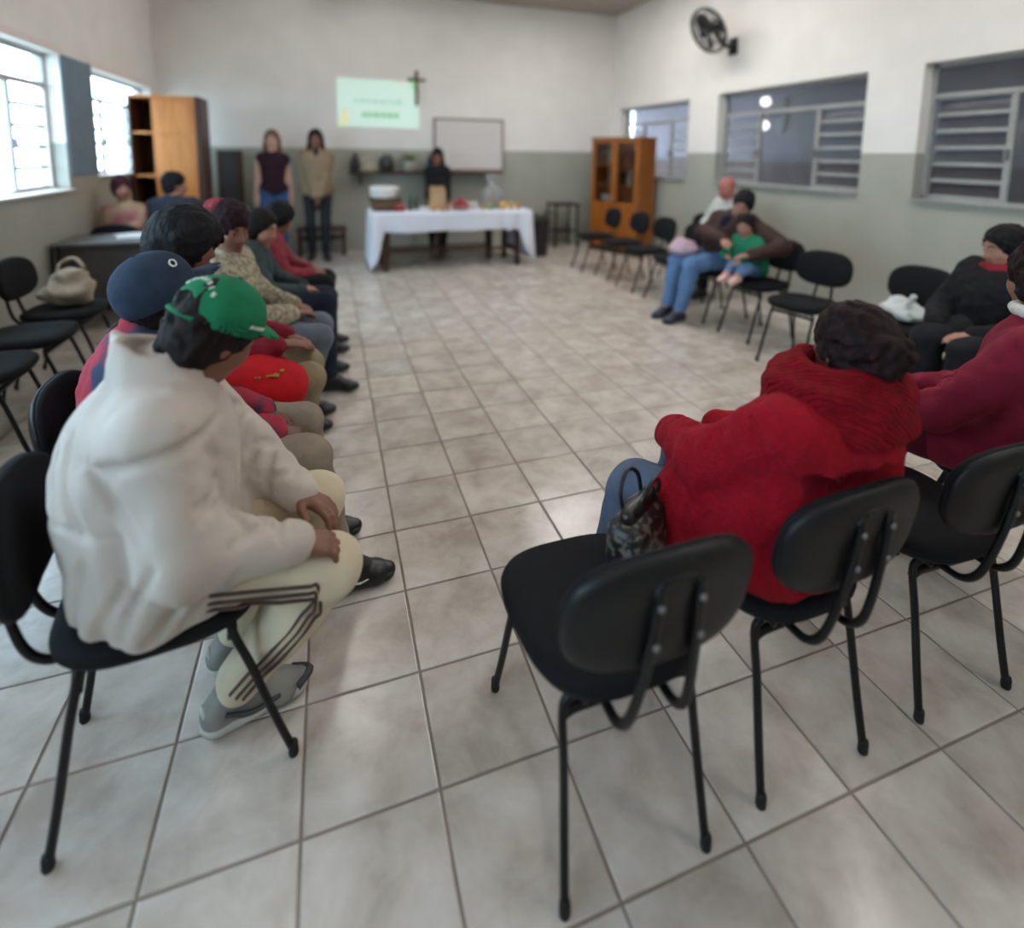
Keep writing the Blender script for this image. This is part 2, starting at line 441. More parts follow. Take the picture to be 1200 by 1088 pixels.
# covered passage on the right side
lil = mat('passage_wall_paint', '8c8890', .9, '85818a', 3)
brn = mat('passage_wall_lower', '5f504b', .8, '574945', 3)
pw = struct('wall_passage', bx(6.6, 6.8, -6, 11, -.13, 3.2), lil)
obj('dado', bx(6.56, 6.6, -6, 11, -.13, 1.42, .004), brn, pw, False)
struct('trim_passage_roof', bx(4.45, 7.2, -6, 11, 2.95, 3.05), mat('passage_roof', '6d6d70', .8, '66666a', 5))
lampglow = mat('lamp_glow', (1, .98, .93, 1), .5, emit=5.0)
pl = thing('wall_lamp', 'twin-globe lit lamp outside, seen through the middle right window', 'lamp', (6.2, 6.35, 2.2))
obj('bracket', tb([(.38, 0, -.02), (.18, 0, -.02), (.08, 0, -.02)], .018), dark_rail, pl)
obj('back_plate', bx(.34, .362, -.06, .06, -.3, .28, .005), dark_rail, pl, False)
for z in (.19, -.19):
    b = bmesh.new(); ball(b, (0, 0, z), .075, 3); obj('globe', b, lampglow, pl)
    obj('stem', tb([(.07, 0, z*.3), (.06, 0, z*.45), (.0, 0, z*.62)], .012), dark_rail, pl)
bm = bmesh.new()

# ------------------------------------------------------------------ ceiling lamps (overhead), plus added fill panels on the right
tube_glow = mat('tube_glow', (1, .98, .955, 1), .5, emit=LAMP_STRENGTH)
fix_m = mat('fixture_white', 'e8e8e6', .4)
fill_glow = mat('fill_panel_glow', (1, .97, .94, 1), .5, emit=LAMP_STRENGTH*.46)
def ceiling_lamp(x, y, label, glow):
    t = thing('ceiling_lamp', label, 'lamp', (x, y, ZC), 0)
    obj('housing', bx(-.13, .13, -.66, .66, -.06, 0, .01), fix_m, t, False)
    for s in (-1, 1):
        obj('tube', tb([(s*.065, -.6, -.085), (s*.065, 0, -.085), (s*.065, .6, -.085)], .018, 10, 2), glow, t)
        for q in (-1, 1): obj('socket', bx(s*.065-.02, s*.065+.02, q*.63-.02, q*.63+.02, -.11, -.06, .004), fix_m, t, False)
for y, d in zip((-2.0, 1.3, 4.2, 6.3), ('behind the viewer', 'above the near chairs', 'above the middle of the hall', 'near the back wall')):
    ceiling_lamp(-.42, y, 'twin-tube ceiling lamp overhead, window-side row, %s' % d, tube_glow)
for y, d in zip((-2.0, .8, 3.9, 5.6), ('behind the viewer', 'above the near chairs', 'above the middle of the hall', 'nearest the back wall')):  # invented right-hand row, unseen, added to brighten the right and back walls
    t = thing('ceiling_fill_panel', 'added opal fill light panel unseen overhead, right-hand row, %s' % d, 'lamp', (2.6, y, ZC))
    obj('housing', bx(-.46, .46, -.62, .62, -.04, 0, .005), fix_m, t, False); obj('diffuser', bx(-.43, .43, -.59, .59, -.055, -.041, .004), fill_glow, t, False)

# ------------------------------------------------------------------ chairs
blk_fab = fabric('black_upholstery', '0d0e11', '111216', rough=.85, bump=.2, bscale=300)
blk_pl = mat('black_plastic', '0b0c0f', .5, '0e0f12', 40, bump=.08, bscale=250, spec=.35)
blk_st = mat('black_steel', '08090b', .45, spec=.35)
rubber = mat('black_rubber', '0c0d0e', .7)
bolt_m = mat('bolt_steel', '8a8c90', .35, metal=.9)
def outline(hw, y0, y1, n=40, e=3.2, taper=.0):
    out = []
    for i in range(n):
        a = 2*math.pi*i/n; c, s = math.cos(a), math.sin(a)
        x = hw*math.copysign(abs(c)**(2/e), c); y = (y1-y0)/2*math.copysign(abs(s)**(2/e), s)+(y0+y1)/2
        t = (y-y0)/(y1-y0); out.append((x*(1-taper*(1-t)), y))
    return out
def loft(bm, layers, cap_center_b=None, cap_center_t=None):
    rings = [[bm.verts.new(p) for p in L_] for L_ in layers]; n = len(rings[0])
    for a, b in zip(rings, rings[1:]):
        for i in range(n): bm.faces.new((a[i], a[(i+1) % n], b[(i+1) % n], b[i]))
    for r, c in ((rings[0], cap_center_b), (rings[-1], cap_center_t)):
        m = [sum((v.co[k] for v in r))/n for k in range(3)]
        if c: m = c
        v = bm.verts.new(m)
        for i in range(n): bm.faces.new((r[i], r[(i+1) % n], v))
    return bm
def inset(pts, d, cx, cy):
    o = []
    for x, y in pts:
        r = math.hypot(x-cx, y-cy); f = max(0, (r-d)/r); o.append((cx+(x-cx)*f, cy+(y-cy)*f))
    return o
def pad(pts, zlist, shape, cx, cy):
    return loft(bmesh.new(), [[shape(x, y, z) for x, y in inset(pts, d, cx, cy)] for d, z in zlist])
def build_chair():
    t = D.objects.new('stacking_chair', None); t.empty_display_size = .05; link(t)
    seat_pts = outline(.215, .03, .455, 44, 3.0, .10)
    sh = lambda x, y, z: (x, y, z - .10*max(0, (y-.33))**1.5 + .06*(x*x)*4*.3 - .012*math.exp(-((y-.2)/.13)**2-(x/.13)**2)*(z > .45))
    obj('seat', pad(seat_pts, [(.03, .428), (.008, .430), (.0, .438), (-.002, .450), (.004, .463), (.016, .471), (.04, .475), (.1, .477), (.16, .477)], sh, 0, .24), blk_fab, t)
    obj('seat_shell', pad(inset(seat_pts, .006, 0, .24), [(.06, .412), (.02, .415), (.006, .421), (.0, .4285)], sh, 0, .24), blk_pl, t)
    bp = outline(.205, -.13, .13, 44, 2.7)
    def bs(off):
        return lambda x, z, d: (x, .0 + off - d - .0*z + .55*x*x - .16*(z) - .5*max(0, z-.04)**2, .675+z)
    obj('backrest', pad(bp, [(.0, -.006), (-.001, .0), (.002, .009), (.012, .017), (.03, .021), (.08, .023)], lambda x, z, d: (x, d+.0-.02+.55*x*x-.16*z, .675+z), 0, 0), blk_fab, t)
    obj('back_shell', pad(bp, [(.10, -.030), (.05, -.030), (.018, -.026), (.004, -.018), (-.002, -.010), (.0, -.0065)], lambda x, z, d: (x, d-.02+.55*x*x-.16*z, .675+z), 0, 0), blk_pl, t)
    # two flat bars from the back shell, bending under the seat
    for s in (-1, 1):
        b = obj('back_bar', tb([(s*.042, -.060, .755), (s*.044, -.060, .70), (s*.050, -.048, .60), (s*.058, -.030, .50), (s*.064, -.010, .435), (s*.066, .022, .400), (s*.066, .07, .394), (s*.066, .20, .400)], .0100, 8, 5), blk_st, t)
        for z in (.72, .64):
            m_ = bmesh.new(); ball(m_, (s*(.0435 if z > .7 else .047), -.0715 if z > .7 else -.066, z), (.007, .004, .007), 2); obj('bolt', m_, bolt_m, b)
    m_ = bmesh.new(); tube(m_, spline([(-.05, -.058, .735), (-.03, -.06, .76), (.03, -.06, .76), (.05, -.058, .735)], 5), .009, 8); obj('back_bridge', m_, blk_st, t)
    # legs: rear and front pair joined by a bent cross tube
    for yb, yf, wt, wf in ((.09, .02, .150, .168), (.38, .50, .150, .166)):
        obj('cross_tube', tb([(-wt-.004, yb, .368), (-wt+.02, yb, .380), (-wt+.06, yb, .382), (0, yb, .382), (wt-.06, yb, .382), (wt-.02, yb, .380), (wt+.004, yb, .368)], .011, 8, 5), blk_st, t)
        for s in (-1, 1):
            l = obj('leg', tb([(s*(wt-.018), yb, .414), (s*(wt+.001), yb-.0*(yf-yb), .386), (s*(wt+(wf-wt)*.3), yb+(yf-yb)*.3, .28), (s*(wt+(wf-wt)*.65), yb+(yf-yb)*.65, .14), (s*wf, yf, .012)], .0098, 8, 5), blk_st, t)
            m_ = bmesh.new(); lathe(m_, [(.0, .0), (.0105, .0), (.0125, .006), (.012, .03), (.0105, .036)], 10, s*wf, yf); obj('foot_cap', m_, rubber, l)
    for s in (-1, 1): obj('side_rail', tb([(s*.11, .07, .408), (s*.11, .23, .410), (s*.11, .39, .408)], .009, 6, 2), blk_st, t)
    return t
proto = build_chair(); used = [False]
def chair(x, y, ang, label, group=None):
    """x, y: point on the floor between the rear feet; ang: direction the sitter faces (degrees from +x)"""
    o = proto if not used[0] else copy_tree(proto); used[0] = True
    o.location = (x, y, 0); o.rotation_euler = (0, 0, math.radians(ang-90)); tag(o, label, 'chair', group); return o
G1, G2, G3, G4 = 'chairs in the near right row', 'chairs in the left row of listeners', 'empty chairs along the left wall', 'chairs along the right wall'
chair(.05, .0, 90, 'empty black chair nearest the viewer, handbag standing on its seat', G1)
chair(.56, .03, 92, 'black chair under the person in the bright red knit cardigan', G1)
chair(1.11, .04, 88, 'empty black chair right of the red cardigan person, backrest cut by frame edge', G1)
chair(1.68, .04, 92, 'black chair under the person in the crimson hoodie', G1)
chair(-1.165, .585, 9, 'black chair under the man in the off-white jacket and green cap', G2)
chair(-1.29, 1.13, 4, 'black chair under the person in the navy cap', G2)
chair(-1.30, 1.70, 2, 'black chair under the person with big black hair', G2)
chair(-1.28, 2.26, 0, 'black chair under the woman in the beige patterned cardigan', G2)
chair(-1.26, 2.84, 0, 'black chair under the person in dark teal, beyond the beige cardigan', G2)
chair(-1.22, 3.42, 0, 'black chair under the person in the red top, far end of row', G2)
chair(-2.38, 2.35, 2, 'empty black chair nearest us in the row below the left window', G3)
chair(-2.40, 2.88, 0, 'second empty black chair below the left window, counted from the near end', G3)
chair(-2.42, 3.42, -2, 'black chair below the left window with beige cloth bag on its seat', G3)
chair(-2.395, 5.04, 270, 'empty black chair standing behind the grey desk by the window', G3)
chair(3.16, 1.06, 178, 'black chair under the person in black jacket by the right wall', G4)
chair(3.12, 1.62, 186, 'empty black chair with white paper bag, beside the person in black', G4)
chair(2.98, 2.24, 194, 'empty black chair turned slightly, between child and black-clad person, nothing on it', G4)
chair(3.14, 2.78, 183, 'black chair under the small child in green', G4)
chair(3.16, 3.32, 180, 'black chair under the woman in brown hugging the child', G4)
chair(3.12, 3.90, 180, 'empty black chair just beyond the woman in brown', G4)
chair(3.10, 4.46, 182, 'second empty black chair beyond the woman in brown', G4)
chair(3.12, 5.02, 180, 'third empty black chair beyond the woman in brown, in front of the cabinet', G4)
chair(3.05, 5.56, 178, 'last empty black chair of the right row, in front of wooden cabinet', G4)
chair(3.82, 4.02, 182, 'black chair against the right wall under the man in white', G4)
chair(3.84, 4.72, 180, 'empty black chair against the right wall, left of the man in white', G4)

# ------------------------------------------------------------------ furniture at the far end
wood_o = mat('orange_wood', 'd28b4e', .42, 'c07a3f', 3, stretch=(6, 6, .6), detail=6, bump=.03, bscale=40)
wood_r = mat('amber_wood', '9c5a16', .4, '8a4d12', 3, stretch=(6, 6, .6), detail=6)
wood_d = mat('dark_wood', '4a2f22', .5, '3c251a', 4, stretch=(5, 5, .8), detail=5)
dark_in = mat('dark_interior', '3b2a26', .7)
knob_m = mat('brass_knob', '8c7442', .4, metal=.8)
# tall left cabinet
t = thing('tall_cabinet', 'tall orange wooden cabinet at back left beside window, left side open shelves', 'cabinet', (-2.66, 6.52, 0))
W_, H_, DP = .70, 2.12, .5
obj('side_panel', bx(0, .025, 0, DP, 0, H_, .003), wood_d, t, False); obj('side_panel', bx(W_-.025, W_, 0, DP, 0, H_, .003), wood_d, t, False)
obj('top_panel', bx(.025, W_-.025, 0, DP, H_-.03, H_, .003), wood_o, t, False); obj('base', bx(.025, W_-.025, .02, DP, 0, .08), wood_d, t, False)
obj('back_panel', bx(.025, W_-.025, DP-.02, DP, .08, H_-.03), dark_in, t, False); obj('divider', bx(.235, .26, .01, DP-.02, .08, H_-.03, .002), wood_o, t, False)
for z in (.45, .82, 1.18, 1.68): obj('shelf', bx(.025, .235, .02, DP-.02, z, z+.025, .002), wood_o, t, False)
dr = obj('door', bx(.262, W_-.027, .0, .022, .082, H_-.032, .003), wood_o, t, False)
for z0, z1 in ((.12, 1.12), (1.17, 1.62), (1.67, 2.05)):
    obj('door_panel', bx(.295, W_-.06, -.008, .0, z0, z1, .006), wood_o, dr, False)
b = bmesh.new(); ball(b, (.285, -.015, 1.14), .013); obj('knob', b, knob_m, dr)
obj('hinge_bar', bx(W_, W_+.03, .0, DP, .02, H_, .004), wood_d, t, False)
# right glazed cabinet, standing askew
a_ = math.atan2(6.09-6.95, 3.75-3.42)
t = thing('glazed_cabinet', 'amber wooden cabinet with glazed upper door standing askew by back right corner', 'cabinet', (3.42, 6.95, 0), a_)
W_, H_, DP = .92, 1.74, .40
obj('side_panel', bx(0, .025, 0, DP, 0, H_, .003), wood_r, t, False); obj('side_panel', bx(W_-.025, W_, 0, DP, 0, H_, .003), wood_r, t, False)
obj('top_panel', bx(-.015, W_+.015, -.015, DP, H_, H_+.03, .004), wood_r, t, False); obj('base', bx(.025, W_-.025, .03, DP, 0, .09), wood_d, t, False)
obj('back_panel', bx(.025, W_-.025, DP-.015, DP, .09, H_), wood_o, t, False)
for z in (.72, 1.02, 1.34): obj('shelf', bx(.025, W_-.025, .03, DP-.02, z, z+.02, .002), wood_r, t, False)
shelf_glass = glass('cabinet_glass', (.85, .83, .8, 1))
for x0, x1, hs in ((.026, .459, 1), (.461, .894, -1)):
    d_ = obj('glass_door', bx(x0, x0+.05, 0, .02, .74, H_-.005, .003), wood_r, t, False)
    bm = bmesh.new(); box(bm, x1-.05, x1, 0, .02, .74, H_-.005, .003); box(bm, x0+.05, x1-.05, 0, .02, .74, .79); box(bm, x0+.05, x1-.05, 0, .02, H_-.055, H_-.005); obj('door_frame', bm, wood_r, d_, False)
    obj('pane', bx(x0+.05, x1-.05, .008, .012, .79, H_-.055), shelf_glass, d_, False)
    d2 = obj('lower_door', bx(x0, x1, 0, .02, .095, .735, .004), wood_r, t, False)
    b = bmesh.new(); ball(b, (x1-.03 if hs > 0 else x0+.03, -.012, .6), .012); obj('knob', b, knob_m, d2)
R_ = Matrix.Translation((3.42, 6.95, 0)) @ Matrix.Rotation(a_, 4, 'Z')
bk = ['8a8378', '6a5b4c', '9b9486', '5c4a3c', 'a59a84', '7a3b30']
for k, (x, z, h_, cn) in enumerate(((.30, 1.04, .22, 'greyish cream'), (.42, 1.04, .19, 'dark brown'), (.66, 1.04, .23, 'pale grey'), (.16, 1.36, .20, 'brown'), (.28, 1.36, .23, 'sand coloured'), (.62, 1.36, .21, 'rust red'))):
    o = obj('binder', bx(-.045, .045, -.08, .08, 0, h_, .004), mat('binder_cloth_%d' % k, bk[k], .7), None, False); p_ = R_ @ Vector((x, .2, z)); o.location = p_; o.rotation_euler = (0, 0, a_)
    tag(o, '%s binder upright on the %s shelf behind the cabinet glass' % (cn, 'middle' if z < 1.2 else 'top'), 'binder', 'binders behind the cabinet glass')
bw = obj('bowl', lathe(bmesh.new(), [(.0, .0), (.06, .0), (.075, .02), (.11, .1), (.12, .14), (.112, .14), (.09, .05), (0, .02)], 24), mat('white_ceramic', 'dcdad8', .25)); bw.location = R_ @ Vector((.24, .17, .74)); tag(bw, 'white ceramic bowl behind glass, left side of the right cabinet', 'bowl')

# white-clothed table
t = thing('long_table', 'long dark wooden table under a white cloth at the back', 'table', (1.02, 6.40, 0))
obj('tabletop', bx(-1.02, 1.02, -.36, .36, .715, .748, .004), wood_d, t, False)
for sx in (-1, 1):
    for sy in (-1, 1): obj('leg', bx(sx*.88-.03, sx*.88+.03, sy*.29-.03, sy*.29+.03, 0, .715, .004), wood_d, t, False)
    obj('stretcher', bx(sx*.88-.02, sx*.88+.02, -.26, .26, .16, .22, .003), wood_d, t, False)
obj('rail', bx(-.85, .85, -.02, .02, .17, .21, .003), wood_d, t, False); obj('apron', bx(-.85, .85, -.305, -.28, .63, .715, .003), wood_d, t, False)
def table_cloth():
    bm = bmesh.new(); hx, hy, r = 1.045, .385, .03; P = []
    n1, n2 = 70, 26
    for i in range(n1): P.append((-hx+2*hx*i/n1, -hy))
    for i in range(n2): P.append((hx, -hy+2*hy*i/n2))
    for i in range(n1): P.append((hx-2*hx*i/n1, hy))
    for i in range(n2): P.append((-hx, hy-2*hy*i/n2))
    n = len(P); rings = []
    def ln(i):
        x, y = P[i]; ax = abs(x)
        if ax > hx-1e-6: return .715 if x < 0 else .68
        e = (hx-ax)
        L_ = .25 if y < 0 else .3
        full = .70 if x < 0 else .66
        wz = .13 if x < 0 else .16
        return L_+(full-L_)*max(0, 1-e/wz)**.6 + .008*math.sin(x*9)
    lays = 12
    top = [bm.verts.new((x*.985, y*.97, .752)) for x, y in P]
    rings.append([bm.verts.new((x, y, .748)) for x, y in P])
    for l in range(1, lays+1):
        q = l/lays; ring = []
        for i in range(n):
            x, y = P[i]; L_ = ln(i); s = i*.55
            amp = .016*q*(1+.8*math.sin(i*.13))
            nx = 1 if x > hx-1e-6 else (-1 if x < -hx+1e-6 else 0); ny = -1 if y < -hy+1e-6 else (1 if y > hy-1e-6 else 0)
            d = .012+.03*q*(L_ > .4)+amp*math.sin(s+math.sin(i*.21)*2)
            ring.append(bm.verts.new((x+nx*d, y+ny*d, .748-L_*q)))
        rings.append(ring)
    rr = [top]+rings
    for a, b in zip(rr, rr[1:]):
        for i in range(n): bm.faces.new((a[i], a[(i+1) % n], b[(i+1) % n], b[i]))
    bm.faces.new(top)
    return bm
cl = obj('tablecloth', table_cloth(), fabric('white_cloth', 'd6d8e2', 'cfd1dc', bump=.05, scale=3)); cl.location = (1.02, 6.40, .003)
tag(cl, 'white cloth draped over the long table, ends reaching the floor', 'tablecloth')
md = cl.modifiers.new('thick', 'SOLIDIFY'); md.thickness = .004
ZT = .757
def place(o, x, y, z=ZT, rz=0): o.location = (x, y, z); o.rotation_euler = (0, 0, rz); return o
# bench behind the table
t = thing('bench', 'long dark bench standing behind the white-clothed table', 'bench', (1.0, 6.995, 0))
obj('seat_plank', bx(-.85, .85, -.14, .14, .42, .45, .004), wood_d, t, False)
for s in (-1, 0, 1):
    for q in (-1, 1): obj('leg', bx(s*.75-.025, s*.75+.025, q*.1-.025, q*.1+.025, 0, .42, .003), wood_d, t, False)
obj('stretcher', bx(-.72, .72, -.015, .015, .12, .16, .003), wood_d, t, False)
# low wooden stool behind the standing woman
wood_s = mat('reddish_wood', '4f2f26', .5, '402419', 4, stretch=(5, 5, .8))
t = thing('low_bench', 'low reddish wooden bench behind the legs of the standing woman in beige', 'bench', (-.63, 7.5, 0))
obj('seat_plank', bx(-.34, .34, -.15, .15, .37, .41, .004), wood_s, t, False)
for s in (-1, 1): obj('leg_panel', bx(s*.30-.025, s*.30+.025, -.13, .13, 0, .37, .003), wood_s, t, False)
obj('rail', bx(-.275, .275, -.015, .015, .22, .28, .003), wood_s, t, False)
# wall shelf and the things on it
t = thing('wall_shelf', 'long dark plank shelf fixed along the back wall behind the table', 'shelf', (.93, YB, 1.18))
obj('plank', bx(-1.16, 1.2, -.26, 0, .0, .035, .004), wood_d, t, False)
for x in (-1, 0, 1.05):
    obj('bracket', bx(x-.015, x+.015, -.2, 0, -.16, 0, .003), wood_d, t, False)
ZS = 1.2155
def vase(name, prof, m, x, label, cat, y=YB-.13, z=ZS):
    o = obj(name, lathe(bmesh.new(), prof, 20), m); o.location = (x, y, z); tag(o, label, cat); return o
dk = mat('dark_glaze', '2a2b2c', .35); cream = mat('cream_print', 'b3ab98', .6, '8b8878', 14)
vase('vase', [(0, 0), (.05, 0), (.075, .06), (.07, .14), (.03, .22), (.035, .27), (.025, .27), (.02, .22), (0, .2)], dk, -.14, 'slim dark vase at the left end of the back shelf', 'vase')
t = thing('picture_frame', 'cream framed picture leaning on the back shelf between dark vases', 'picture', (.06, YB-.10, ZS)); t.rotation_euler = (-.14, 0, 0)
obj('frame', bx(-.12, .12, -.012, .012, 0, .30, .004), mat('cream_frame', '9d957f', .6), t, False); obj('print', bx(-.095, .095, -.0155, -.0115, .03, .27), cream, t, False)
vase('jar', [(0, 0), (.08, 0), (.1, .05), (.1, .16), (.07, .22), (.07, .25), (.06, .25), (.06, .2), (0, .18)], dk, .33, 'fat dark jar on the back shelf right of the cream picture', 'jar')
vase('bottle', [(0, 0), (.045, 0), (.05, .02), (.05, .17), (.02, .22), (.02, .27), (0, .27)], dk, .97, 'dark bottle on the back shelf just left of the woman in black top', 'bottle')
leaf_m = mat('dull_green_leaf', '6a7257', .6, '7f866c', 9)
t = thing('potted_plant', 'pale potted plant with upright dull green leaves on the back shelf', 'plant', (.66, YB-.13, ZS))
obj('pot', lathe(bmesh.new(), [(0, 0), (.07, 0), (.09, .1), (.1, .14), (.085, .14), (.07, .1), (0, .1)], 20), mat('white_pot', 'b9b6ae', .5), t)
def leaf(bm, base, d, L_, w_):
    d = Vector(d).normalized(); s = d.cross(Vector((0, 0, 1)));
    if s.length < .05: s = Vector((1, 0, 0))
    s.normalize(); n_ = s.cross(d); prev = None; N_ = 6
    for i in range(N_+1):
        q = i/N_; c = Vector(base)+d*L_*q+Vector((0, 0, -.35*L_*q*q)); ww = w_*math.sin(math.pi*min(.97, .08+.9*q))
        ring = [bm.verts.new(c-s*ww), bm.verts.new(c+n_*ww*.25), bm.verts.new(c+s*ww), bm.verts.new(c-n_*.002)]
        if prev:
            for k in range(4): bm.faces.new((prev[k], prev[(k+1) % 4], ring[(k+1) % 4], ring[k]))
        prev = ring
for k in range(16):
    b = bmesh.new(); a = k*2.4; e = .35+.5*random.random(); leaf(b, (0.03*math.cos(a), .03*math.sin(a), .11), (math.cos(a)*e, math.sin(a)*e*.6, 1), random.uniform(.18, .36), .028); obj('leaf', b, leaf_m, t)
# whiteboard, projected slide, crucifix
t = thing('whiteboard', 'white board with thin brown frame standing on the back shelf', 'whiteboard', (1.63, YB-.05, 1.2155)); t.rotation_euler = (-.035, 0, 0)
obj('panel', bx(-.55, .55, -.008, .008, .03, .80), mat('board_white', 'ccc6c2', .4), t, False)
bfr = mat('brown_frame', '76605a', .5)
for a in ((-.575, -.545, 0, .83), (.545, .575, 0, .83)): obj('frame_bar', bx(a[0], a[1], -.014, .014, a[2], a[3], .003), bfr, t, False)
for z in (0, .80): obj('frame_bar', bx(-.545, .545, -.014, .014, z, z+.03, .003), bfr, t, False)
def glowmat(name, h, e): return mat(name, h, .8, emit=e)
t = thing('projected_slide', 'bright mint green projected slide on the back wall', 'screen', (.235, YB-.004, 1.87))
obj('slide', bx(-.60, .60, -.003, .003, 0, .71), glowmat('slide_mint', 'c9e2d6', .34), t, False)
def flat(name, pts, h, e=.34, d=.004):
    bm = bmesh.new(); vs = [bm.verts.new((x, -.0035, z)) for x, z in pts]; f = bm.faces.new(vs)
    r = bmesh.ops.extrude_face_region(bm, geom=[f]); bmesh.ops.translate(bm, verts=[v for v in r['geom'] if isinstance(v, bmesh.types.BMVert)], vec=(0, -d, 0))
    return obj(name, bm, glowmat('slide_'+h, h, e), t, False)
def rr(x0, x1, z0, z1): return [(x0, z0), (x1, z0), (x1, z1), (x0, z1)]
random.seed(3)
x = -.36
while x < .36:      # blurred heading line
    w_ = random.uniform(.04, .11); flat('heading_stroke', rr(x, x+w_, .36, .41), 'a9cfc0'); x += w_+.022
x = -.25
while x < .30:      # olive second line
    w_ = random.uniform(.05, .1); flat('subtitle_stroke', rr(x, x+w_, .15, .225), '8fc49a'); x += w_+.016
flat('orange_figure', [(-.5+.06*math.cos(a*.7), .13+.09*math.sin(a*.7)) for a in range(9)], 'e0d9a8')
flat('orange_figure', [(-.5+.03*math.cos(a*.7), .24+.03*math.sin(a*.7)) for a in range(9)], 'dfc7a0')
flat('leaf_print', [(.44, .70), (.60, .70), (.60, .50), (.53, .58)], 'a6dba6'); flat('pink_print', [(.2, .71), (.42, .71), (.36, .665), (.26, .68)], 'd6d3c9')
flat('leaf_print', [(-.60, 0), (-.45, 0), (-.55, .05), (-.60, .1)], 'cfe2b4')
t = thing('crucifix', 'dark wooden crucifix hanging on the back wall at the slide\'s right edge', 'crucifix', (.80, YB-.012, 2.22))
obj('upright', bx(-.022, .022, -.018, .01, 0, .52, .004), wood_d, t, False); obj('crossbar', bx(-.135, .135, -.016, .008, .365, .405, .004), wood_d, t, False)
s = Solid(); bz = -.04
s.cone((0, bz, .24), (0, bz, .36), .016, .024, .01).cone((0, bz, .36), (-.11, bz+.01, .39), .01, .007, .01).cone((0, bz, .36), (.11, bz+.01, .39), .01, .007, .01).ell((0, bz-.006, .405), (.016, .018, .022), .008)
s.cone((-.008, bz, .24), (-.012, bz-.012, .16), .013, .01, .008).cone((.008, bz, .24), (.012, bz-.012, .16), .013, .01, .008).cone((-.01, bz-.012, .16), (0, bz, .06), .01, .007, .008).cone((.01, bz-.012, .16), (0, bz, .06), .01, .007, .008)
obj('figure', s.mesh(.005), mat('crucifix_figure', '6f5a4c', .6), t)
# dark upright panel next to tall cabinet
t = thing('folding_screen', 'dark upright panel leaning at the back wall beside the tall orange cabinet', 'panel', (-1.84, YB-.1, 0))
obj('board', bx(-.10, .13, -.02, .02, 0.02, 1.5, .004), mat('dark_board', '3c3d3a', .7, '333431', 6), t, False); obj('edge_post', bx(.13, .19, -.03, .03, 0, 1.5, .004), wood_d, t, False); obj('edge_post', bx(-.13, -.10, -.03, .03, 0, 1.5, .004), wood_d, t, False)

# things on the table
wick = mat('wicker', '6e5643', .8, '59442f', 40, bump=.6, bscale=60)
t = thing('wicker_basket', 'brown wicker basket at left end of the white table', 'basket', (.17, 6.32, ZT))
def basket(rx, ry, h):
    bm = bmesh.new(); rings = []
    for z, f in ((0, .82), (.004, .86), (h*.5, .95), (h, 1.0), (h, .94), (h*.5, .88), (.02, .78)):
        rings.append([(rx*f*math.copysign(abs(math.cos(a))**.7, math.cos(a)), ry*f*math.copysign(abs(math.sin(a))**.7, math.sin(a)), z) for a in [2*math.pi*i/28 for i in range(28)]])
    return loft(bm, rings)
obj('body', basket(.20, .14, .155), wick, t)
for z in (.035, .075, .115, .155): 
    b = bmesh.new(); tube(b, [(.20*(.86+.14*z/.155)*1.01*math.copysign(abs(math.cos(a))**.7, math.cos(a)), .14*(.86+.14*z/.155)*1.01*math.copysign(abs(math.sin(a))**.7, math.sin(a)), z) for a in [2*math.pi*i/28 for i in range(28)]], .009, 6, True); obj('weave_band', b, wick, t)
tub = vase('container', [(0, 0), (.15, 0), (.165, .02), (.18, .105), (.185, .11), (.185, .125), (.16, .14), (0, .145)], mat('white_plastic', 'e2e4e2', .35), .15, 'white lidded tub sitting on top of the wicker basket', 'tub', 6.32, ZT+.158+.01)
fruit_r = mat('red_fruit', 'a5373a', .35, '8e2a30', 12); fruit_y = mat('yellow_fruit', 'd0a04a', .45, 'c2924a', 12); fruit_o = mat('bread_crust', 'b98a5c', .6, '9f7245', 14); fruit_g = mat('green_fruit', '7e9a5a', .45, '6d8a4c', 12)
def fruit(x, y, r, m, label, grp, sz=1.0, z=ZT, stem=True):
    pr = [(0, .1*r)] + [(r*math.sin(a)*(1), r*(1-math.cos(a))*sz) for a in [math.pi*k/10 for k in range(1, 10)]] + [(0, 1.92*r*sz)]
    o = obj('fruit', lathe(bmesh.new(), pr, 16), m); place(o, x, y, z); tag(o, label, 'fruit', grp)
    if stem: obj('stem', tb([(0, 0, 1.85*r*sz), (.003, 0, 2.0*r*sz), (.008, 0, 2.18*r*sz)], .003, 5, 2), wood_d, o)
    return o
fruit(.30, 6.12, .045, fruit_r, 'red apple in front of the wicker basket', 'red apples on the table'); fruit(.37, 6.18, .042, fruit_r, 'red apple right of the wicker basket', 'red apples on the table')
t = thing('fruit_bowl', 'shallow bowl heaped with red fruit mid table', 'bowl', (1.13, 6.2, ZT))
obj('body', lathe(bmesh.new(), [(0, 0), (.07, 0), (.13, .04), (.15, .06), (.142, .06), (.12, .045), (0, .02)], 28), mat('bowl_rose', 'b98a86', .4), t)
for k, (dx, dy, dz) in enumerate(((-.07, -.02, .03), (.02, -.06, .03), (.07, .02, .03), (-.01, .05, .03), (0, -.005, .085))):
    fruit(1.13+dx, 6.2+dy, .043, fruit_r, ['red fruit at the left of the bowl', 'red fruit at the front of the bowl', 'red fruit at the right of the bowl', 'red fruit at the back of the bowl', 'topmost red fruit of the bowl'][k], 'red fruit in the bowl', z=ZT+dz, stem=False)
paper = mat('brown_paper', 'b49674', .8, 'a68765', 8, bump=.2, bscale=25)
t = thing('paper_bag', 'brown paper bag standing before the woman in black', 'bag', (.86, 6.42, ZT))
s = Solid(); s.box((0, 0, .13), (.11, .06, .13), .02); obj('body', s.mesh(.008, folds(.005, 30, 4)), paper, t)
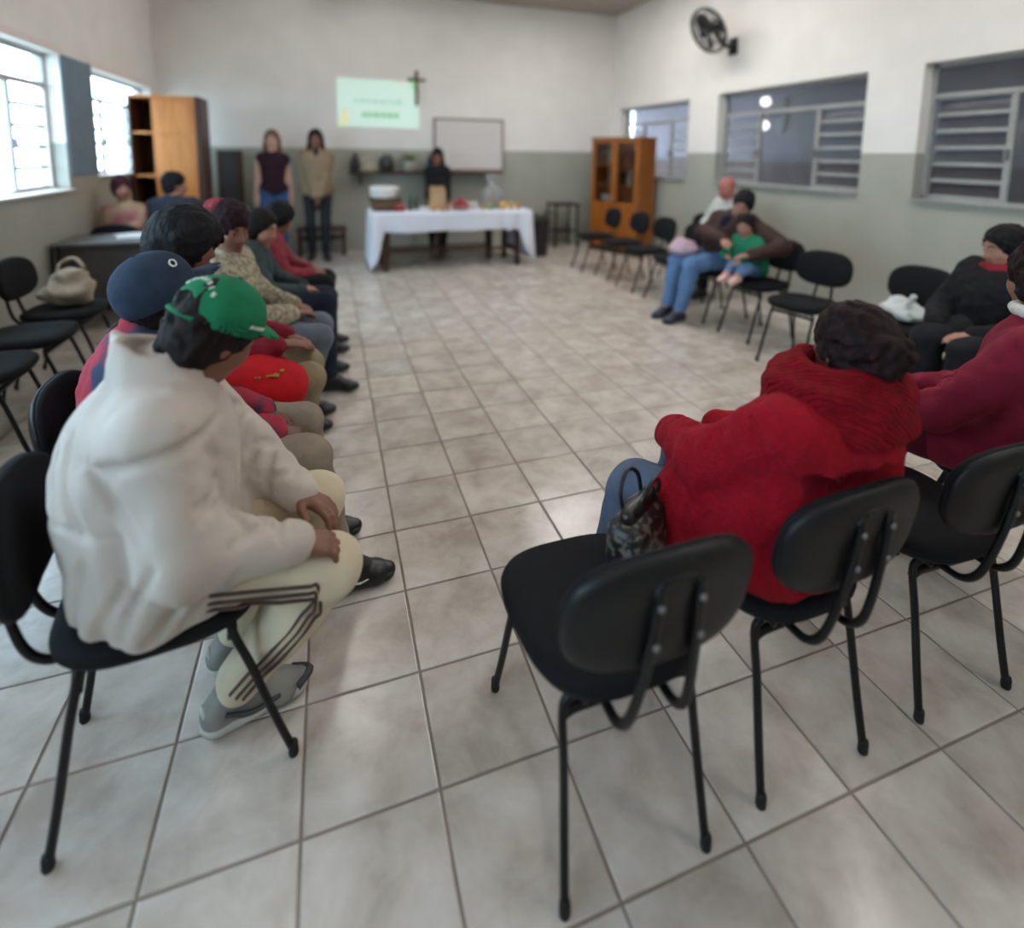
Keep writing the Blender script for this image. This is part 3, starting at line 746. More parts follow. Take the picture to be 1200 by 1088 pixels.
obj('folded_top', bx(-.10, .10, -.012, .012, .25, .30, .005), paper, t, False)
for k, (x, y, l) in enumerate(((.76, 6.14, 'left round bread roll before the paper bag'), (.86, 6.11, 'middle round bread roll before the paper bag'), (.94, 6.15, 'right round bread roll before the paper bag'))):
    s = Solid(); s.ell((0, 0, .032), (.055, .042, .034)); s.cone((-.03, 0, .066), (.03, 0, .066), .004, .004, .01, 's'); o = obj('bread_roll', s.mesh(.006), fruit_o); place(o, x, y, ZT, k); tag(o, l, 'bread', 'bread rolls on the table')
# cellophane bundle
cello = glass('cellophane', (.93, .93, .97, 1), rough=.12, frost=.45)
t = thing('wrapped_hamper', 'clear cellophane wrapped hamper with gathered neck at right of table', 'hamper', (1.63, 6.42, ZT))
def gath(prof, n=40, amp=.1):
    bm = bmesh.new(); rings = []
    for i, (r, z) in enumerate(prof): rings.append([bm.verts.new((r*(1+amp*math.sin(7*a+z*9)*.6+amp*.5*math.sin(13*a))*math.cos(a), r*(1+amp*math.sin(7*a+z*9)*.6)*math.sin(a), z)) for a in [2*math.pi*k/n for k in range(n)]])
    for a, b in zip(rings, rings[1:]):
        for k in range(n): bm.faces.new((a[k], a[(k+1) % n], b[(k+1) % n], b[k]))
    bm.faces.new(rings[0]); return bm
obj('wrap', gath([(.15, .002), (.17, .03), (.17, .16), (.13, .24), (.055, .30), (.04, .33), (.06, .38), (.085, .47)]), cello, t)
b = bmesh.new(); tube(b, [(.043*math.cos(a), .043*math.sin(a), .33) for a in [2*math.pi*k/16 for k in range(16)]], .008, 6, True); obj('ribbon', b, mat('white_ribbon', 'dcdce4', .5), t)
obj('tray', lathe(bmesh.new(), [(0, .004), (.11, .004), (.13, .05), (.125, .05), (.1, .012), (0, .012)], 24), wick, t)
for k, (dx, dy, dz, m) in enumerate(((-.05, -.04, .012, fruit_y), (.05, -.04, .012, fruit_o), (.0, .05, .012, fruit_y), (0, -.01, .085, fruit_o))):
    b = lathe(bmesh.new(), [(0, .002)]+[(.042*math.sin(a), .042*(1-math.cos(a))) for a in [math.pi*j/8 for j in range(1, 8)]]+[(0, .083)], 14)
    bmesh.ops.translate(b, verts=b.verts, vec=(dx, dy, dz)); obj('fruit_inside', b, m, t)
YG = 'yellow fruit at the right end of the table'
fruit(1.70, 6.14, .05, fruit_y, 'yellow fruit directly in front of the cellophane hamper', YG, 1.1); fruit(1.84, 6.2, .045, fruit_y, 'yellow fruit right of the cellophane hamper', YG); fruit(1.93, 6.15, .042, fruit_o, 'orange fruit nearest the right end of the table', YG)
fruit(1.52, 6.13, .042, fruit_g, 'green fruit in front and left of the hamper', 'green fruit on the table'); fruit(1.43, 6.17, .036, fruit_o, 'small tan fruit left of the green fruit', 'tan fruit on the table')
gb = mat('green_glass', '4b5a4c', .2)
vase('bottle', [(0, 0), (.035, 0), (.038, .02), (.038, .13), (.015, .18), (.014, .22), (0, .22)], gb, .48, 'dark green bottle on the table right of wicker basket', 'bottle', 6.3, ZT)
vase('bottle', [(0, 0), (.03, 0), (.033, .02), (.033, .1), (.014, .15), (.013, .18), (0, .18)], gb, .57, 'shorter green bottle on the table left of paper bag', 'bottle', 6.35, ZT)
cupm = mat('cup_white', 'd9d8d6', .4)
for k, x in enumerate((1.28, 1.36)): vase('cup', [(0, 0), (.026, 0), (.034, .085), (.031, .085), (.024, .006), (0, .006)], cupm, x, ['white cup on the table just right of fruit bowl', 'second white cup from the fruit bowl'][k], 'cup', 6.36, ZT)
# right of the table: planter and dark side table
t = thing('planter', 'dark round planter with sparse dull foliage right of the white table', 'plant', (2.42, 6.62, 0))
obj('pot', lathe(bmesh.new(), [(0, .0), (.10, 0), (.13, .05), (.15, .28), (.155, .5), (.165, .52), (.165, .55), (.14, .55), (.135, .48), (0, .47)], 24), mat('planter_dark', '1e1f22', .4), t)
for k in range(22):
    b = bmesh.new(); a = k*2.4; e = .3+.5*random.random(); leaf(b, (.05*math.cos(a), .05*math.sin(a), .46), (math.cos(a)*e, math.sin(a)*e, 1), random.uniform(.25, .45), .03); obj('leaf', b, mat('grey_green_leaf', '55584c', .6, '6d7062', 9), t)
t = thing('side_table', 'small dark side table by the back wall, left of the glazed cabinet', 'table', (3.12, 7.35, 0))
obj('tabletop', bx(-.22, .22, -.2, .2, .68, .71, .004), blk_pl, t, False)
for sx in (-1, 1):
    for sy in (-1, 1): obj('leg', bx(sx*.19-.015, sx*.19+.015, sy*.17-.015, sy*.17+.015, 0, .68, .003), blk_st, t, False)
obj('shelf', bx(-.175, .175, -.155, .155, .25, .27, .003), blk_pl, t, False)
# left desk, paper, bags
desk_m = mat('desk_grey', '6a6a6c', .5, '606062', 8); desk_p = mat('desk_panel', '45413e', .6, '3d3936', 6)
t = thing('desk', 'grey desk with dark front panel behind the left wall chairs', 'desk', (-2.28, 4.68, 0))
obj('desktop', bx(-.36, .36, -.26, .26, .715, .74, .004), desk_m, t, False); obj('modesty_panel', bx(-.31, .31, -.22, -.20, .25, .715), desk_p, t, False)
for s in (-1, 1): obj('side_panel', bx(s*.345-.012, s*.345+.012, -.23, .23, 0, .715, .003), desk_p, t, False)
papm = mat('paper_white', 'd9dde0', .7)
t = thing('paper_stack', 'small stack of white paper on the grey desk', 'paper', (-2.18, 4.75, .7405), .3)
for k in range(4): obj('sheet', bx(-.105, .105, -.148, .148, k*.003, k*.003+.0026), papm, t, False).rotation_euler = (0, 0, .06*k)
def soft(s, name, m, h=.008, wob=None, parent=None): return obj(name, s.mesh(h, wob), m, parent)
bagm = fabric('beige_canvas', 'a89a88', '8f8070', scale=14)
t = thing('cloth_bag', 'beige cloth bag slumped on a chair below the left window', 'bag', (-2.165, 3.43, .477))
s = Solid(); s.ell((0, 0, .08), (.15, .11, .085)).ell((.02, .02, .16), (.10, .07, .09), .06).cut((0, 0, .002), (0, 0, -1)); soft(s, 'body', bagm, .009, folds(.011, 28, 5), t)
obj('strap', tb([(-.06, .03, .2), (-.05, .06, .27), (.03, .06, .3), (.09, .03, .24)], .012, 6), bagm, t)
t = thing('plastic_bag', 'crumpled white plastic bag on the empty chair beside the person in black', 'bag', (2.93, 1.60, .477))
s = Solid(); s.ell((0, 0, .05), (.11, .13, .055)).ell((.02, .03, .1), (.05, .06, .05), .05).cut((0, 0, .002), (0, 0, -1)); soft(s, 'body', mat('bag_white', 'c3c6c4', .5), .008, folds(.012, 34, 8), t)
s = Solid(); s.cone((.0, -.03, .11), (-.02, -.08, .17), .012, .02, .02); soft(s, 'handle', mat('bag_white', 'c3c6c4', .5), .006, None, t)
# leopard handbag on the near chair
leo = mat('leopard_print', '1a191a', .4, '6d675f', 46, bump=.2, bscale=120, mixlo=.52, mixhi=.60, detail=1)
t = thing('handbag', 'black leopard-print handbag standing on the empty near chair', 'handbag', (.205, .315, .473), .55)
s = Solid(); s.box((0, 0, .07), (.10, .05, .07), .04).cut((0, 0, .001), (0, 0, -1)); soft(s, 'body', leo, .006, folds(.004, 32, 9), t)
s = Solid(); s.cone((-.06, 0, .145), (.06, 0, .145), .022, .022, .02); soft(s, 'top_flap', mat('black_leather', '151517', .3), .006, None, t)
for q in (-1, 1): obj('handle', tb([(-.05, q*.02, .15), (-.045, q*.03, .20), (0, q*.035, .228), (.045, q*.03, .20), (.05, q*.02, .15)], .006, 6), mat('black_leather', '151517', .3), t)

# wall fan
t = thing('wall_fan', 'black oscillating fan bracketed high on the right wall', 'fan', (XR, 4.80, 2.83))
fm = mat('fan_black', '131417', .4)
obj('wall_plate', bx(-.025, 0, -.07, .07, -.10, .10, .008), fm, t)
obj('arm', tb([(-.02, 0, 0), (-.12, 0, .0), (-.20, .0, .05), (-.27, 0.0, .14)], .024, 10), fm, t)
axd = Vector((-.80, .05, -.45)).normalized(); cc = Vector((-.36, 0.0, .17))
q = axd.to_track_quat('Z', 'Y').to_matrix().to_4x4(); MF = Matrix.Translation(cc) @ q
def fo(name, bm, parent): 
    bmesh.ops.transform(bm, matrix=MF, verts=bm.verts); return obj(name, bm, fm, parent)
fo('motor', lathe(bmesh.new(), [(0, -.16), (.05, -.155), (.075, -.12), (.08, -.05), (.06, -.02), (0, -.015)], 20), t)
hub = fo('hub', lathe(bmesh.new(), [(0, -.02), (.045, -.02), (.045, .03), (.03, .05), (0, .055)], 18), t)
for k in range(3):
    bm = bmesh.new(); pr = None
    for i in range(7):
        r = .04+.20*i/6; wv = .035+.055*math.sin(math.pi*min(1, i/6*.85+.1)); tw = .45-.25*i/6
        a0 = 2*math.pi*k/3; e = Vector((math.cos(a0), math.sin(a0), 0)); s_ = Vector((-math.sin(a0), math.cos(a0), 0))
        d_ = s_*math.cos(tw)+Vector((0, 0, 1))*math.sin(tw); n_ = e.cross(d_)
        ring = [bm.verts.new(e*r+d_*wv+Vector((0, 0, .01))), bm.verts.new(e*r+n_*.003+Vector((0, 0, .01))), bm.verts.new(e*r-d_*wv+Vector((0, 0, .01))), bm.verts.new(e*r-n_*.003+Vector((0, 0, .01)))]
        if pr:
            for j in range(4): bm.faces.new((pr[j], pr[(j+1) % 4], ring[(j+1) % 4], ring[j]))
        else: bm.faces.new(ring)
        pr = ring
    bm.faces.new(pr[::-1]); fo('blade', bm, t)
cg = bmesh.new()
for r, z in ((.27, -.0), (.275, .03), (.268, .06), (.19, .10), (.10, .115), (.19, -.055), (.10, -.075)):
    tube(cg, [(r*math.cos(a), r*math.sin(a), z) for a in [2*math.pi*k/32 for k in range(32)]], .005 if r < .26 else .008, 5, True)
for k in range(36):
    a = 2*math.pi*k/36
    tube(cg, [(rr_*math.cos(a), rr_*math.sin(a), z) for rr_, z in ((.05, .118), (.12, .114), (.2, .098), (.262, .06), (.275, .03), (.262, 0), (.2, -.052), (.1, -.075), (.06, -.08))], .0026, 4)
o = fo('cage', cg, t); o['kind'] = 'stuff'
b = lathe(bmesh.new(), [(0, .112), (.055, .112), (.055, .122), (0, .124)], 20); fo('cage_cap', b, t)

# ------------------------------------------------------------------ people
def ik(a, c, l1, l2, hint):
    a, c = V(a), V(c); d = c-a; L = float(np.linalg.norm(d)); L = max(L, 1e-4); dn = d/L
    if L > (l1+l2)*.995: return a+d*l1/(l1+l2)
    x = (l1*l1-l2*l2+L*L)/(2*L); y = math.sqrt(max(0, l1*l1-x*x)); h = V(hint); h = h-dn*float(h@dn); h /= np.linalg.norm(h)+1e-9
    return a+dn*x+h*y
class Pose: pass
def pose(pelvis, chest, head, face, ang, wr, ankles, toe=None, s=1.0, bulk=1.0, elb=None, knees=None, up=None, elhint=None, shw=.165, hipw=.095, kneehint=None, shdrop=.0):
    """joint positions of one figure in world metres; lists run (right, left)"""
    J = Pose(); J.s, J.b = s, bulk
    a = math.radians(ang); J.f = V(math.cos(a), math.sin(a), 0); J.r = V(math.sin(a), -math.cos(a), 0); J.u = V(0, 0, 1)
    J.p, J.c, J.h = V(pelvis), V(chest), V(head); J.face = unit(face); u0 = V(up) if up is not None else (J.h-J.c)*.4+V(0, 0, 1)*.1
    J.hr = unit(np.cross(J.face, u0)); J.hu = unit(np.cross(J.hr, J.face))
    J.spine = unit(J.c-J.p); J.neck = J.c+J.spine*.05*s
    J.sh = [J.c+J.r*shw*s*q-J.spine*(.02*s+shdrop) for q in (1, -1)]
    J.hip = [J.p+J.r*hipw*s*q-V(0, 0, .01) for q in (1, -1)]
    J.wr = [V(x) for x in wr]; J.an = [V(x) for x in ankles]
    eh = elhint or [J.r*1.0-J.f*.4-J.u*.8, -J.r*1.0-J.f*.4-J.u*.8]
    J.el = [V(e) if e is not None else ik(J.sh[i], J.wr[i], .28*s, .25*s, eh[i]) for i, e in enumerate(elb or (None, None))]
    kh = kneehint if kneehint is not None else J.f*.7+J.u*.8
    J.kn = [V(k) if k is not None else ik(J.hip[i], J.an[i], .44*s, .41*s, kh) for i, k in enumerate(knees or (None, None))]
    J.toe = [unit(t) for t in (toe or (J.f, J.f))]
    return J
def head_pt(J, x, f, u): return J.h+(J.hr*x+J.face*f+J.hu*u)*J.s*getattr(J, 'hs', 1)
def hand_prims(S, J, i, spec):
    """spec: (finger direction, palm normal, curl)"""
    s = J.s; w = J.wr[i]; d = unit(spec[0]); n = V(spec[1]); n = unit(n-d*float(n@d)); side = np.cross(d, n)*(1 if i == 0 else -1)
    # side points to the thumb
    curl = spec[2]
    S.cone(J.el[i]*.25+w*.75, w, .029*s, .025*s, .02)
    pm = w+d*.045*s
    S.cone(w+side*.012*s, w+d*.075*s+side*.024*s, .017*s, .013*s, .012).cone(w-side*.012*s, w+d*.072*s-side*.024*s, .017*s, .012*s, .012).cone(w, w+d*.075*s, .017*s, .014*s, .012)
    for k, (o, L) in enumerate(((.030, .070), (.010, .078), (-.010, .072), (-.029, .056))):
        p = w+d*(.078-.004*abs(k-1))*s+side*o*s; a = curl*.45; c = 0
        for seg, f in enumerate((.45, .31, .24)):
            c += curl*(.5, .75, .5)[seg]; dd = d*math.cos(c)+n*math.sin(c); q = p+dd*L*f*s
            S.cone(p, q, (.0088-.0006*seg)*s, (.0084-.0008*seg)*s, .006); p = q
    p = w+d*.018*s+side*.022*s; dd = unit(d*.6+side*.75+n*.25)
    q = p+dd*.04*s; S.cone(p, q, .0125*s, .0105*s, .012); dd = unit(d*.85+side*.25+n*.35); S.cone(q, q+dd*.034*s, .0105*s, .008*s, .006)
def torso(S, J, t, low=0.0):
    s, b = J.s, J.b; m = J.p*.55+J.c*.45
    S.cone(J.hip[0]+J.u*.03, J.hip[1]+J.u*.03, (.105*b+t)*s, None, .08)
    S.cone(J.p+J.u*.05*s, J.c-J.spine*.13*s, (.115*b+t)*s, (.112*b+t)*s, .09)
    S.cone(m+J.f*.015*b*s+J.r*.05*s, m+J.f*.015*b*s-J.r*.05*s, (.098*b+t)*s, None, .08)
    ch = J.c-J.spine*.12*s
    S.cone(ch+J.r*.075*s, ch-J.r*.075*s, (.095*b+t)*s, None, .08)
    S.cone(J.sh[0]*.9+J.c*.1-J.spine*.01, J.sh[1]*.9+J.c*.1-J.spine*.01, (.058*(.5+.5*b)+t)*s, None, .08)
    S.cone(J.c, J.neck, (.065+t*.8)*s, (.052+t*.5)*s, .05)
def legs(S, J, t, to=1.0, tl=None):
    s, b = J.s, .6+.4*J.b
    for i in (0, 1):
        tl_ = t if tl is None else tl
        S.cone(J.hip[i], J.kn[i], (.083*b+t)*s, (.055*b+t)*s, .05)
        e = J.kn[i]+(J.an[i]-J.kn[i])*to
        S.cone(J.kn[i], e, (.053*b+t)*s, (.053*b+t+((.034+tl_)-(.053*b+t))*to)*s, .03)
        S.cone(J.kn[i]*.72+J.an[i]*.28-J.toe[i]*.015*s, J.kn[i]*.5+J.an[i]*.5-J.toe[i]*.008*s, (.046*b+t*.8)*s, (.04*b+t*.8)*s, .05)
def arms(S, J, t, cuff=.93, tw=None):
    s, b = J.s, .6+.4*J.b
    for i in (0, 1):
        S.cone(J.sh[i], J.el[i], (.05*b+t)*s, (.042*b+t)*s, getattr(J, 'ka', .04))
        e = J.el[i]+(J.wr[i]-J.el[i])*cuff
        S.cone(J.el[i], e, (.042*b+t)*s, (.029+(t if tw is None else tw))*s, .02)
def feet(S, J, t=0, k=.02):
    s = J.s
    for i in (0, 1):
        a, f = J.an[i], J.toe[i]; z = V(0, 0, -.055*s)
        heel = a+z-f*.035*s; ball_ = a+z+f*.12*s-V(0, 0, .012*s); toe = a+z+f*.165*s-V(0, 0, .014*s)
        side = V(-f[1], f[0], 0)
        S.cone(a, heel+V(0, 0, .01), (.033+t)*s, (.032+t)*s, .03).cone(a+f*.02*s, ball_, (.034+t)*s, (.026+t)*s, .03)
        S.cone(heel, ball_, (.03+t)*s, (.026+t)*s, .02).cone(ball_+side*.02*s, ball_-side*.018*s, (.024+t)*s, None, .02).cone(ball_, toe, (.026+t)*s, (.021+t)*s, .02)
def headS(S, J):
    P = lambda x, f, u: head_pt(J, x, f, u); s = J.s*getattr(J, 'hs', 1)
    R = np.stack([J.hr, J.face, J.hu]).astype(np.float32)
    S.ell(P(0, -.012, .03), np.array([.074, .093, .086])*s, .02, R=R).ell(P(0, .022, -.04), np.array([.060, .070, .072])*s, .04, R=R)
    S.ell(P(0, .060, -.092), .022*s, .03).cone(P(-.034, .052, -.03), P(.034, .052, -.03), .028*s, None, .03)
    S.cone(P(-.032, .076, .026), P(.032, .076, .026), .011*s, None, .02)
    for q in (1, -1):
        S.ell(P(q*.031, .092, .004), .015*s, .012, 's')
        S.ell(P(q*.031, .0745, .004), .0145*s, .006)
        S.ell(P(q*.075, -.008, -.012), np.array([.010, .020, .032])*s, .012, R=R); S.ell(P(q*.082, .002, -.010), np.array([.006, .010, .018])*s, .006, 's', R=R)
        S.ell(P(q*.010, .098, -.034), .0105*s, .01)
    S.cone(P(0, .086, .012), P(0, .105, -.03), .0085*s, .0115*s, .012)
    S.ell(P(0, .086, -.060), np.array([.021, .011, .006])*s, .008, R=R).ell(P(0, .084, -.070), np.array([.019, .011, .007])*s, .006, R=R)
    S.cone(P(-.018, .097, -.0645), P(.018, .097, -.0645), .0022*s, None, .003, 's')
    S.cone(J.neck-J.spine*.03*J.s, P(0, -.018, -.06), .056*J.s, .050*J.s, .04)
def march(U, c, o, far=.4):
    c, o = V(c), unit(o); t_ = far
    if float(U.at((c+o*t_)[None])[0]) < .004: return None
    for _ in range(80):
        q = float(U.at((c+o*t_)[None])[0]); t_ -= max(q*.8, .0006)
        if q < .001: return c+o*t_
        if t_ < .02: return None
    return None
def crease(U, pts, r=.006, k=.016):
    for a, b in zip(pts, pts[1:]):
        if a is not None and b is not None and float(np.linalg.norm(a-b)) < .06: U.cone(a, b, r, None, k, 's')
def sleeve_creases(U, J, i, armhole=True, r=.006):
    a = unit(J.el[i]-J.sh[i]); q = unit(np.cross(a, J.u)); w_ = np.cross(a, q); L = []
    if armhole: L.append([march(U, J.sh[i]+(J.el[i]-J.sh[i])*.16, q*math.cos(t)+w_*math.sin(t)-a*.15, .17) for t in np.linspace(0, 2*math.pi, 26)])
    b = unit(J.wr[i]-J.el[i]); inn = unit(b-a)
    for base, ax_, f in ((J.sh[i], J.el[i], .72), (J.sh[i], J.el[i], .86), (J.wr[i], J.el[i], .80), (J.wr[i], J.el[i], .62), (J.wr[i], J.el[i], .34)):
        c = base+(ax_-base)*f; d_ = unit(ax_-base); s_ = np.cross(d_, inn)
        L.append([march(U, c+d_*.02*math.sin(3*t+f*9), inn*math.cos(t)+s_*math.sin(t), .15) for t in np.linspace(-1.25, 1.25, 9)])
    for pts in L: crease(U, pts, r)
eye_w = mat('eye_white', 'b0a8a0', .5); iris_m = mat('iris_dark', '1c120d', .25); lip_m = mat('lips', '7d4038', .5); brow_m = mat('eyebrow', '1d1512', .8); nail = None
def person(label, J, skin_m, top, top_m, bottom_m, shoe_m, hair=None, hair_m=None, hands=None, vox=.011, group=None, name='person', topname='jacket', face=True, sock_m=None, seed=1, legt=.018, fold=.006, jt=.03, cuff=.95, hem=None, bottomname='trousers', legto=.93, shoe=True, tw=None, on=None):
    base = (float(J.p[0]), float(J.p[1]), 0)
    root = thing(name, label, 'person', base, 0, group)
    def part(nm, me, m, parent=None, lab=None):
        o = obj(nm, me, m, parent or root, True, lab); o.matrix_parent_inverse = Matrix.Identity(4)
        if parent is None: o.location = (-base[0], -base[1], 0)
        return o
    J.part = part; J.root = root
    def press(S, g=0):   # cloth and flesh give way to the seat and backrest
        if on:
            a = math.radians(on[2]); f = V(math.cos(a), math.sin(a), 0); r = V(math.sin(a), -math.cos(a), 0); o = V(on[0], on[1], 0)
            R = np.stack([r, f, V(0, 0, 1)]).astype(np.float32)
            S.box(o+f*.24+V(0, 0, .442), (.222+g, .22+g, .038+g), .02, .012, 's', R=R); S.box(o-f*.012+V(0, 0, .675), (.212+g, .034+g, .138+g), .02, .012, 's', R=R)
        return S
    B = Solid(); torso(B, J, 0); legs(B, J, 0); arms(B, J, 0, 1.0); feet(B, J, -.004); headS(B, J)
    hd = hands or [(unit(J.wr[i]-J.el[i]), -J.u, .5) for i in (0, 1)]
    for i in (0, 1): hand_prims(B, J, i, hd[i])
    part('body', press(B, .012).mesh(vox), skin_m)
    # lower garment
    Lw = Solid(); s, b = J.s, J.b
    Lw.cone(J.hip[0]+J.u*.03, J.hip[1]+J.u*.03, (.105*b+.010)*s, None, .08).cone(J.p, J.p+J.spine*.08*s, (.110*b+.006)*s, (.105*b+.004)*s, .05)
    legs(Lw, J, legt, legto, legt*1.2); J.lower = press(Lw, .006)
    part(bottomname, Lw.mesh(max(vox, .008), folds(fold*.8, 22, seed+5)), bottom_m)
    # upper garment
    U = Solid(); torso(U, J, jt)
    if cuff: arms(U, J, jt*.85, cuff, tw)
    else:
        for i in (0, 1): U.cone(J.sh[i], J.sh[i]*.6+J.el[i]*.4, .055*s, .052*s, .03) if cuff is None else None
    if top: top(U, J)
    if hem is not None: U.cut(J.p+J.u*hem, -J.u, .01)
    J.upper = press(U)
    w1, w2 = folds(fold, 17, seed), folds(fold*.45, 46, seed+3)
    part(topname, U.mesh(max(vox, .008) if vox > .007 else vox+.001, lambda P: w1(P)+w2(P)), top_m)
    if shoe:
        S = Solid(); feet(S, J, .006); Sh = [Solid(), Solid()]
        for i in (0, 1):
            K = Pose(); K.__dict__.update(J.__dict__); 
            one = Solid(); feet(one, K, .007); half_ = len(one.ops)//2; Sh[i].ops = one.ops[i*half_:(i+1)*half_]
            Sh[i].cut(J.an[i]+V(0, 0, .012*s), V(0, 0, 1), .008); Sh[i].cut(J.an[i]-V(0, 0, .092*s), V(0, 0, -1), .003)
            so = part('shoe', Sh[i].mesh(max(vox*.7, .005)), shoe_m)
            J.shoes = getattr(J, 'shoes', []) + [so]
    if hair:
        H = Solid(); hair(H, J); part('hair', H.mesh(max(vox*.8, .006), folds(.004, 75, seed+9)), hair_m)
    if face:
        for q in (1, -1):
            m_ = bmesh.new(); ball(m_, Vector(head_pt(J, q*.031, .0765, .004)), .0112*s*getattr(J, 'hs', 1), 2); e = part('eye', m_, eye_w)
            m_ = bmesh.new(); ball(m_, Vector(head_pt(J, q*.031, .0832, .004)), .0060*s*getattr(J, 'hs', 1), 2); part('iris', m_, iris_m, e)
            part('eyebrow', tb([tuple(head_pt(J, q*.014, .0895, .026)), tuple(head_pt(J, q*.032, .0885, .033)), tuple(head_pt(J, q*.048, .077, .027))], .0036*s, 6, 3), brow_m)
        part('mouth', tb([tuple(head_pt(J, -.019, .089, -.0645)), tuple(head_pt(J, 0, .0975, -.0655)), tuple(head_pt(J, .019, .089, -.0645))], [.002*s, .003*s, .0044*s, .0056*s, .006*s, .0056*s, .0044*s, .003*s, .002*s], 6, 4), lip_m)
    return root
def hair_cap(S, J, t=.014, face=(.072, .075, .092), fc=(0, .102, -.030), low=-.09):
    s = J.s*getattr(J, 'hs', 1); R = np.stack([J.hr, J.face, J.hu]).astype(np.float32); P = lambda *a: head_pt(J, *a)
    S.ell(P(0, -.016, .032), (np.array([.076, .095, .088])+t)*s, .02, R=R)
    S.ell(P(0, -.04, -.03), (np.array([.070, .062, .075])+t*.7)*s, .03, R=R)
    S.ell(P(*fc), np.array(face)*s, .015, 's', R=R)
    return P, s, R
def short_hair(t=.012):
    def f(S, J): hair_cap(S, J, t)
    return f
def long_hair(L=.25, t=.016, w=.03):
    def f(S, J):
        P, s, R = hair_cap(S, J, t)
        for q in (1, -1):
            a = P(q*.072, -.02, .0); b_ = P(q*.085, -.01, -.12); c_ = b_-J.u*L*.6*s+J.f*.03*s
            S.cone(a, b_, w*s, w*.95*s, .03).cone(b_, c_, w*.95*s, w*.5*s, .03)
        a = P(0, -.075, 0); b_ = P(0, -.085, -.13); S.cone(a, b_, .05*s, .055*s, .04).cone(b_, b_-J.u*L*.7*s-J.f*.02*s, .055*s, .03*s, .04)
    return f
def clump_hair(t, seed, n=60, r=.02):
    def f(S, J):
        P, s, R = hair_cap(S, J, t); Rn = np.random.RandomState(seed)
        for k in range(n):
            v = Rn.normal(size=3); v /= np.linalg.norm(v)
            if v[1] > .35 and v[2] < .45: continue
            S.ell(P(v[0]*(.07+t), -.02+v[1]*(.088+t), .025+v[2]*(.085+t)), r*s*(.7+.6*Rn.rand()), .012)
    return f

sk_dark = skin('skin_dark_brown', '5a3a2c'); sk_brown = skin('skin_brown', '7d5443'); sk_tan = skin('skin_tan', 'a27461'); sk_fair = skin('skin_fair', 'c79d88'); sk_red = skin('skin_ruddy', 'a9655a')
h_black = mat('hair_black', '0d0d10',  .7, '17161a', 60, .5, 90, stretch=(1, 1, .3), spec=.2); h_dark = mat('hair_dark_brown', '120d0c', .7, '1d1412', 50, .5, 90, stretch=(1, 1, .3), spec=.2)
h_brown = mat('hair_brown', '5d4535', .5, '775a45', 50, .5, 90, stretch=(1, 1, .3), spec=.2); h_maroon = mat('hair_maroon', '26101a', .7, '1b0b12', 40, .4, 80, spec=.2); h_redbrown = mat('hair_red_brown', '1c1012', .6, '3a2220', 60, .5, 70, mixlo=.5, mixhi=.8, spec=.1)
black_shoe = mat('black_shoe', '121214', .4); white_m = mat('clean_white', 'd8d8d8', .5)

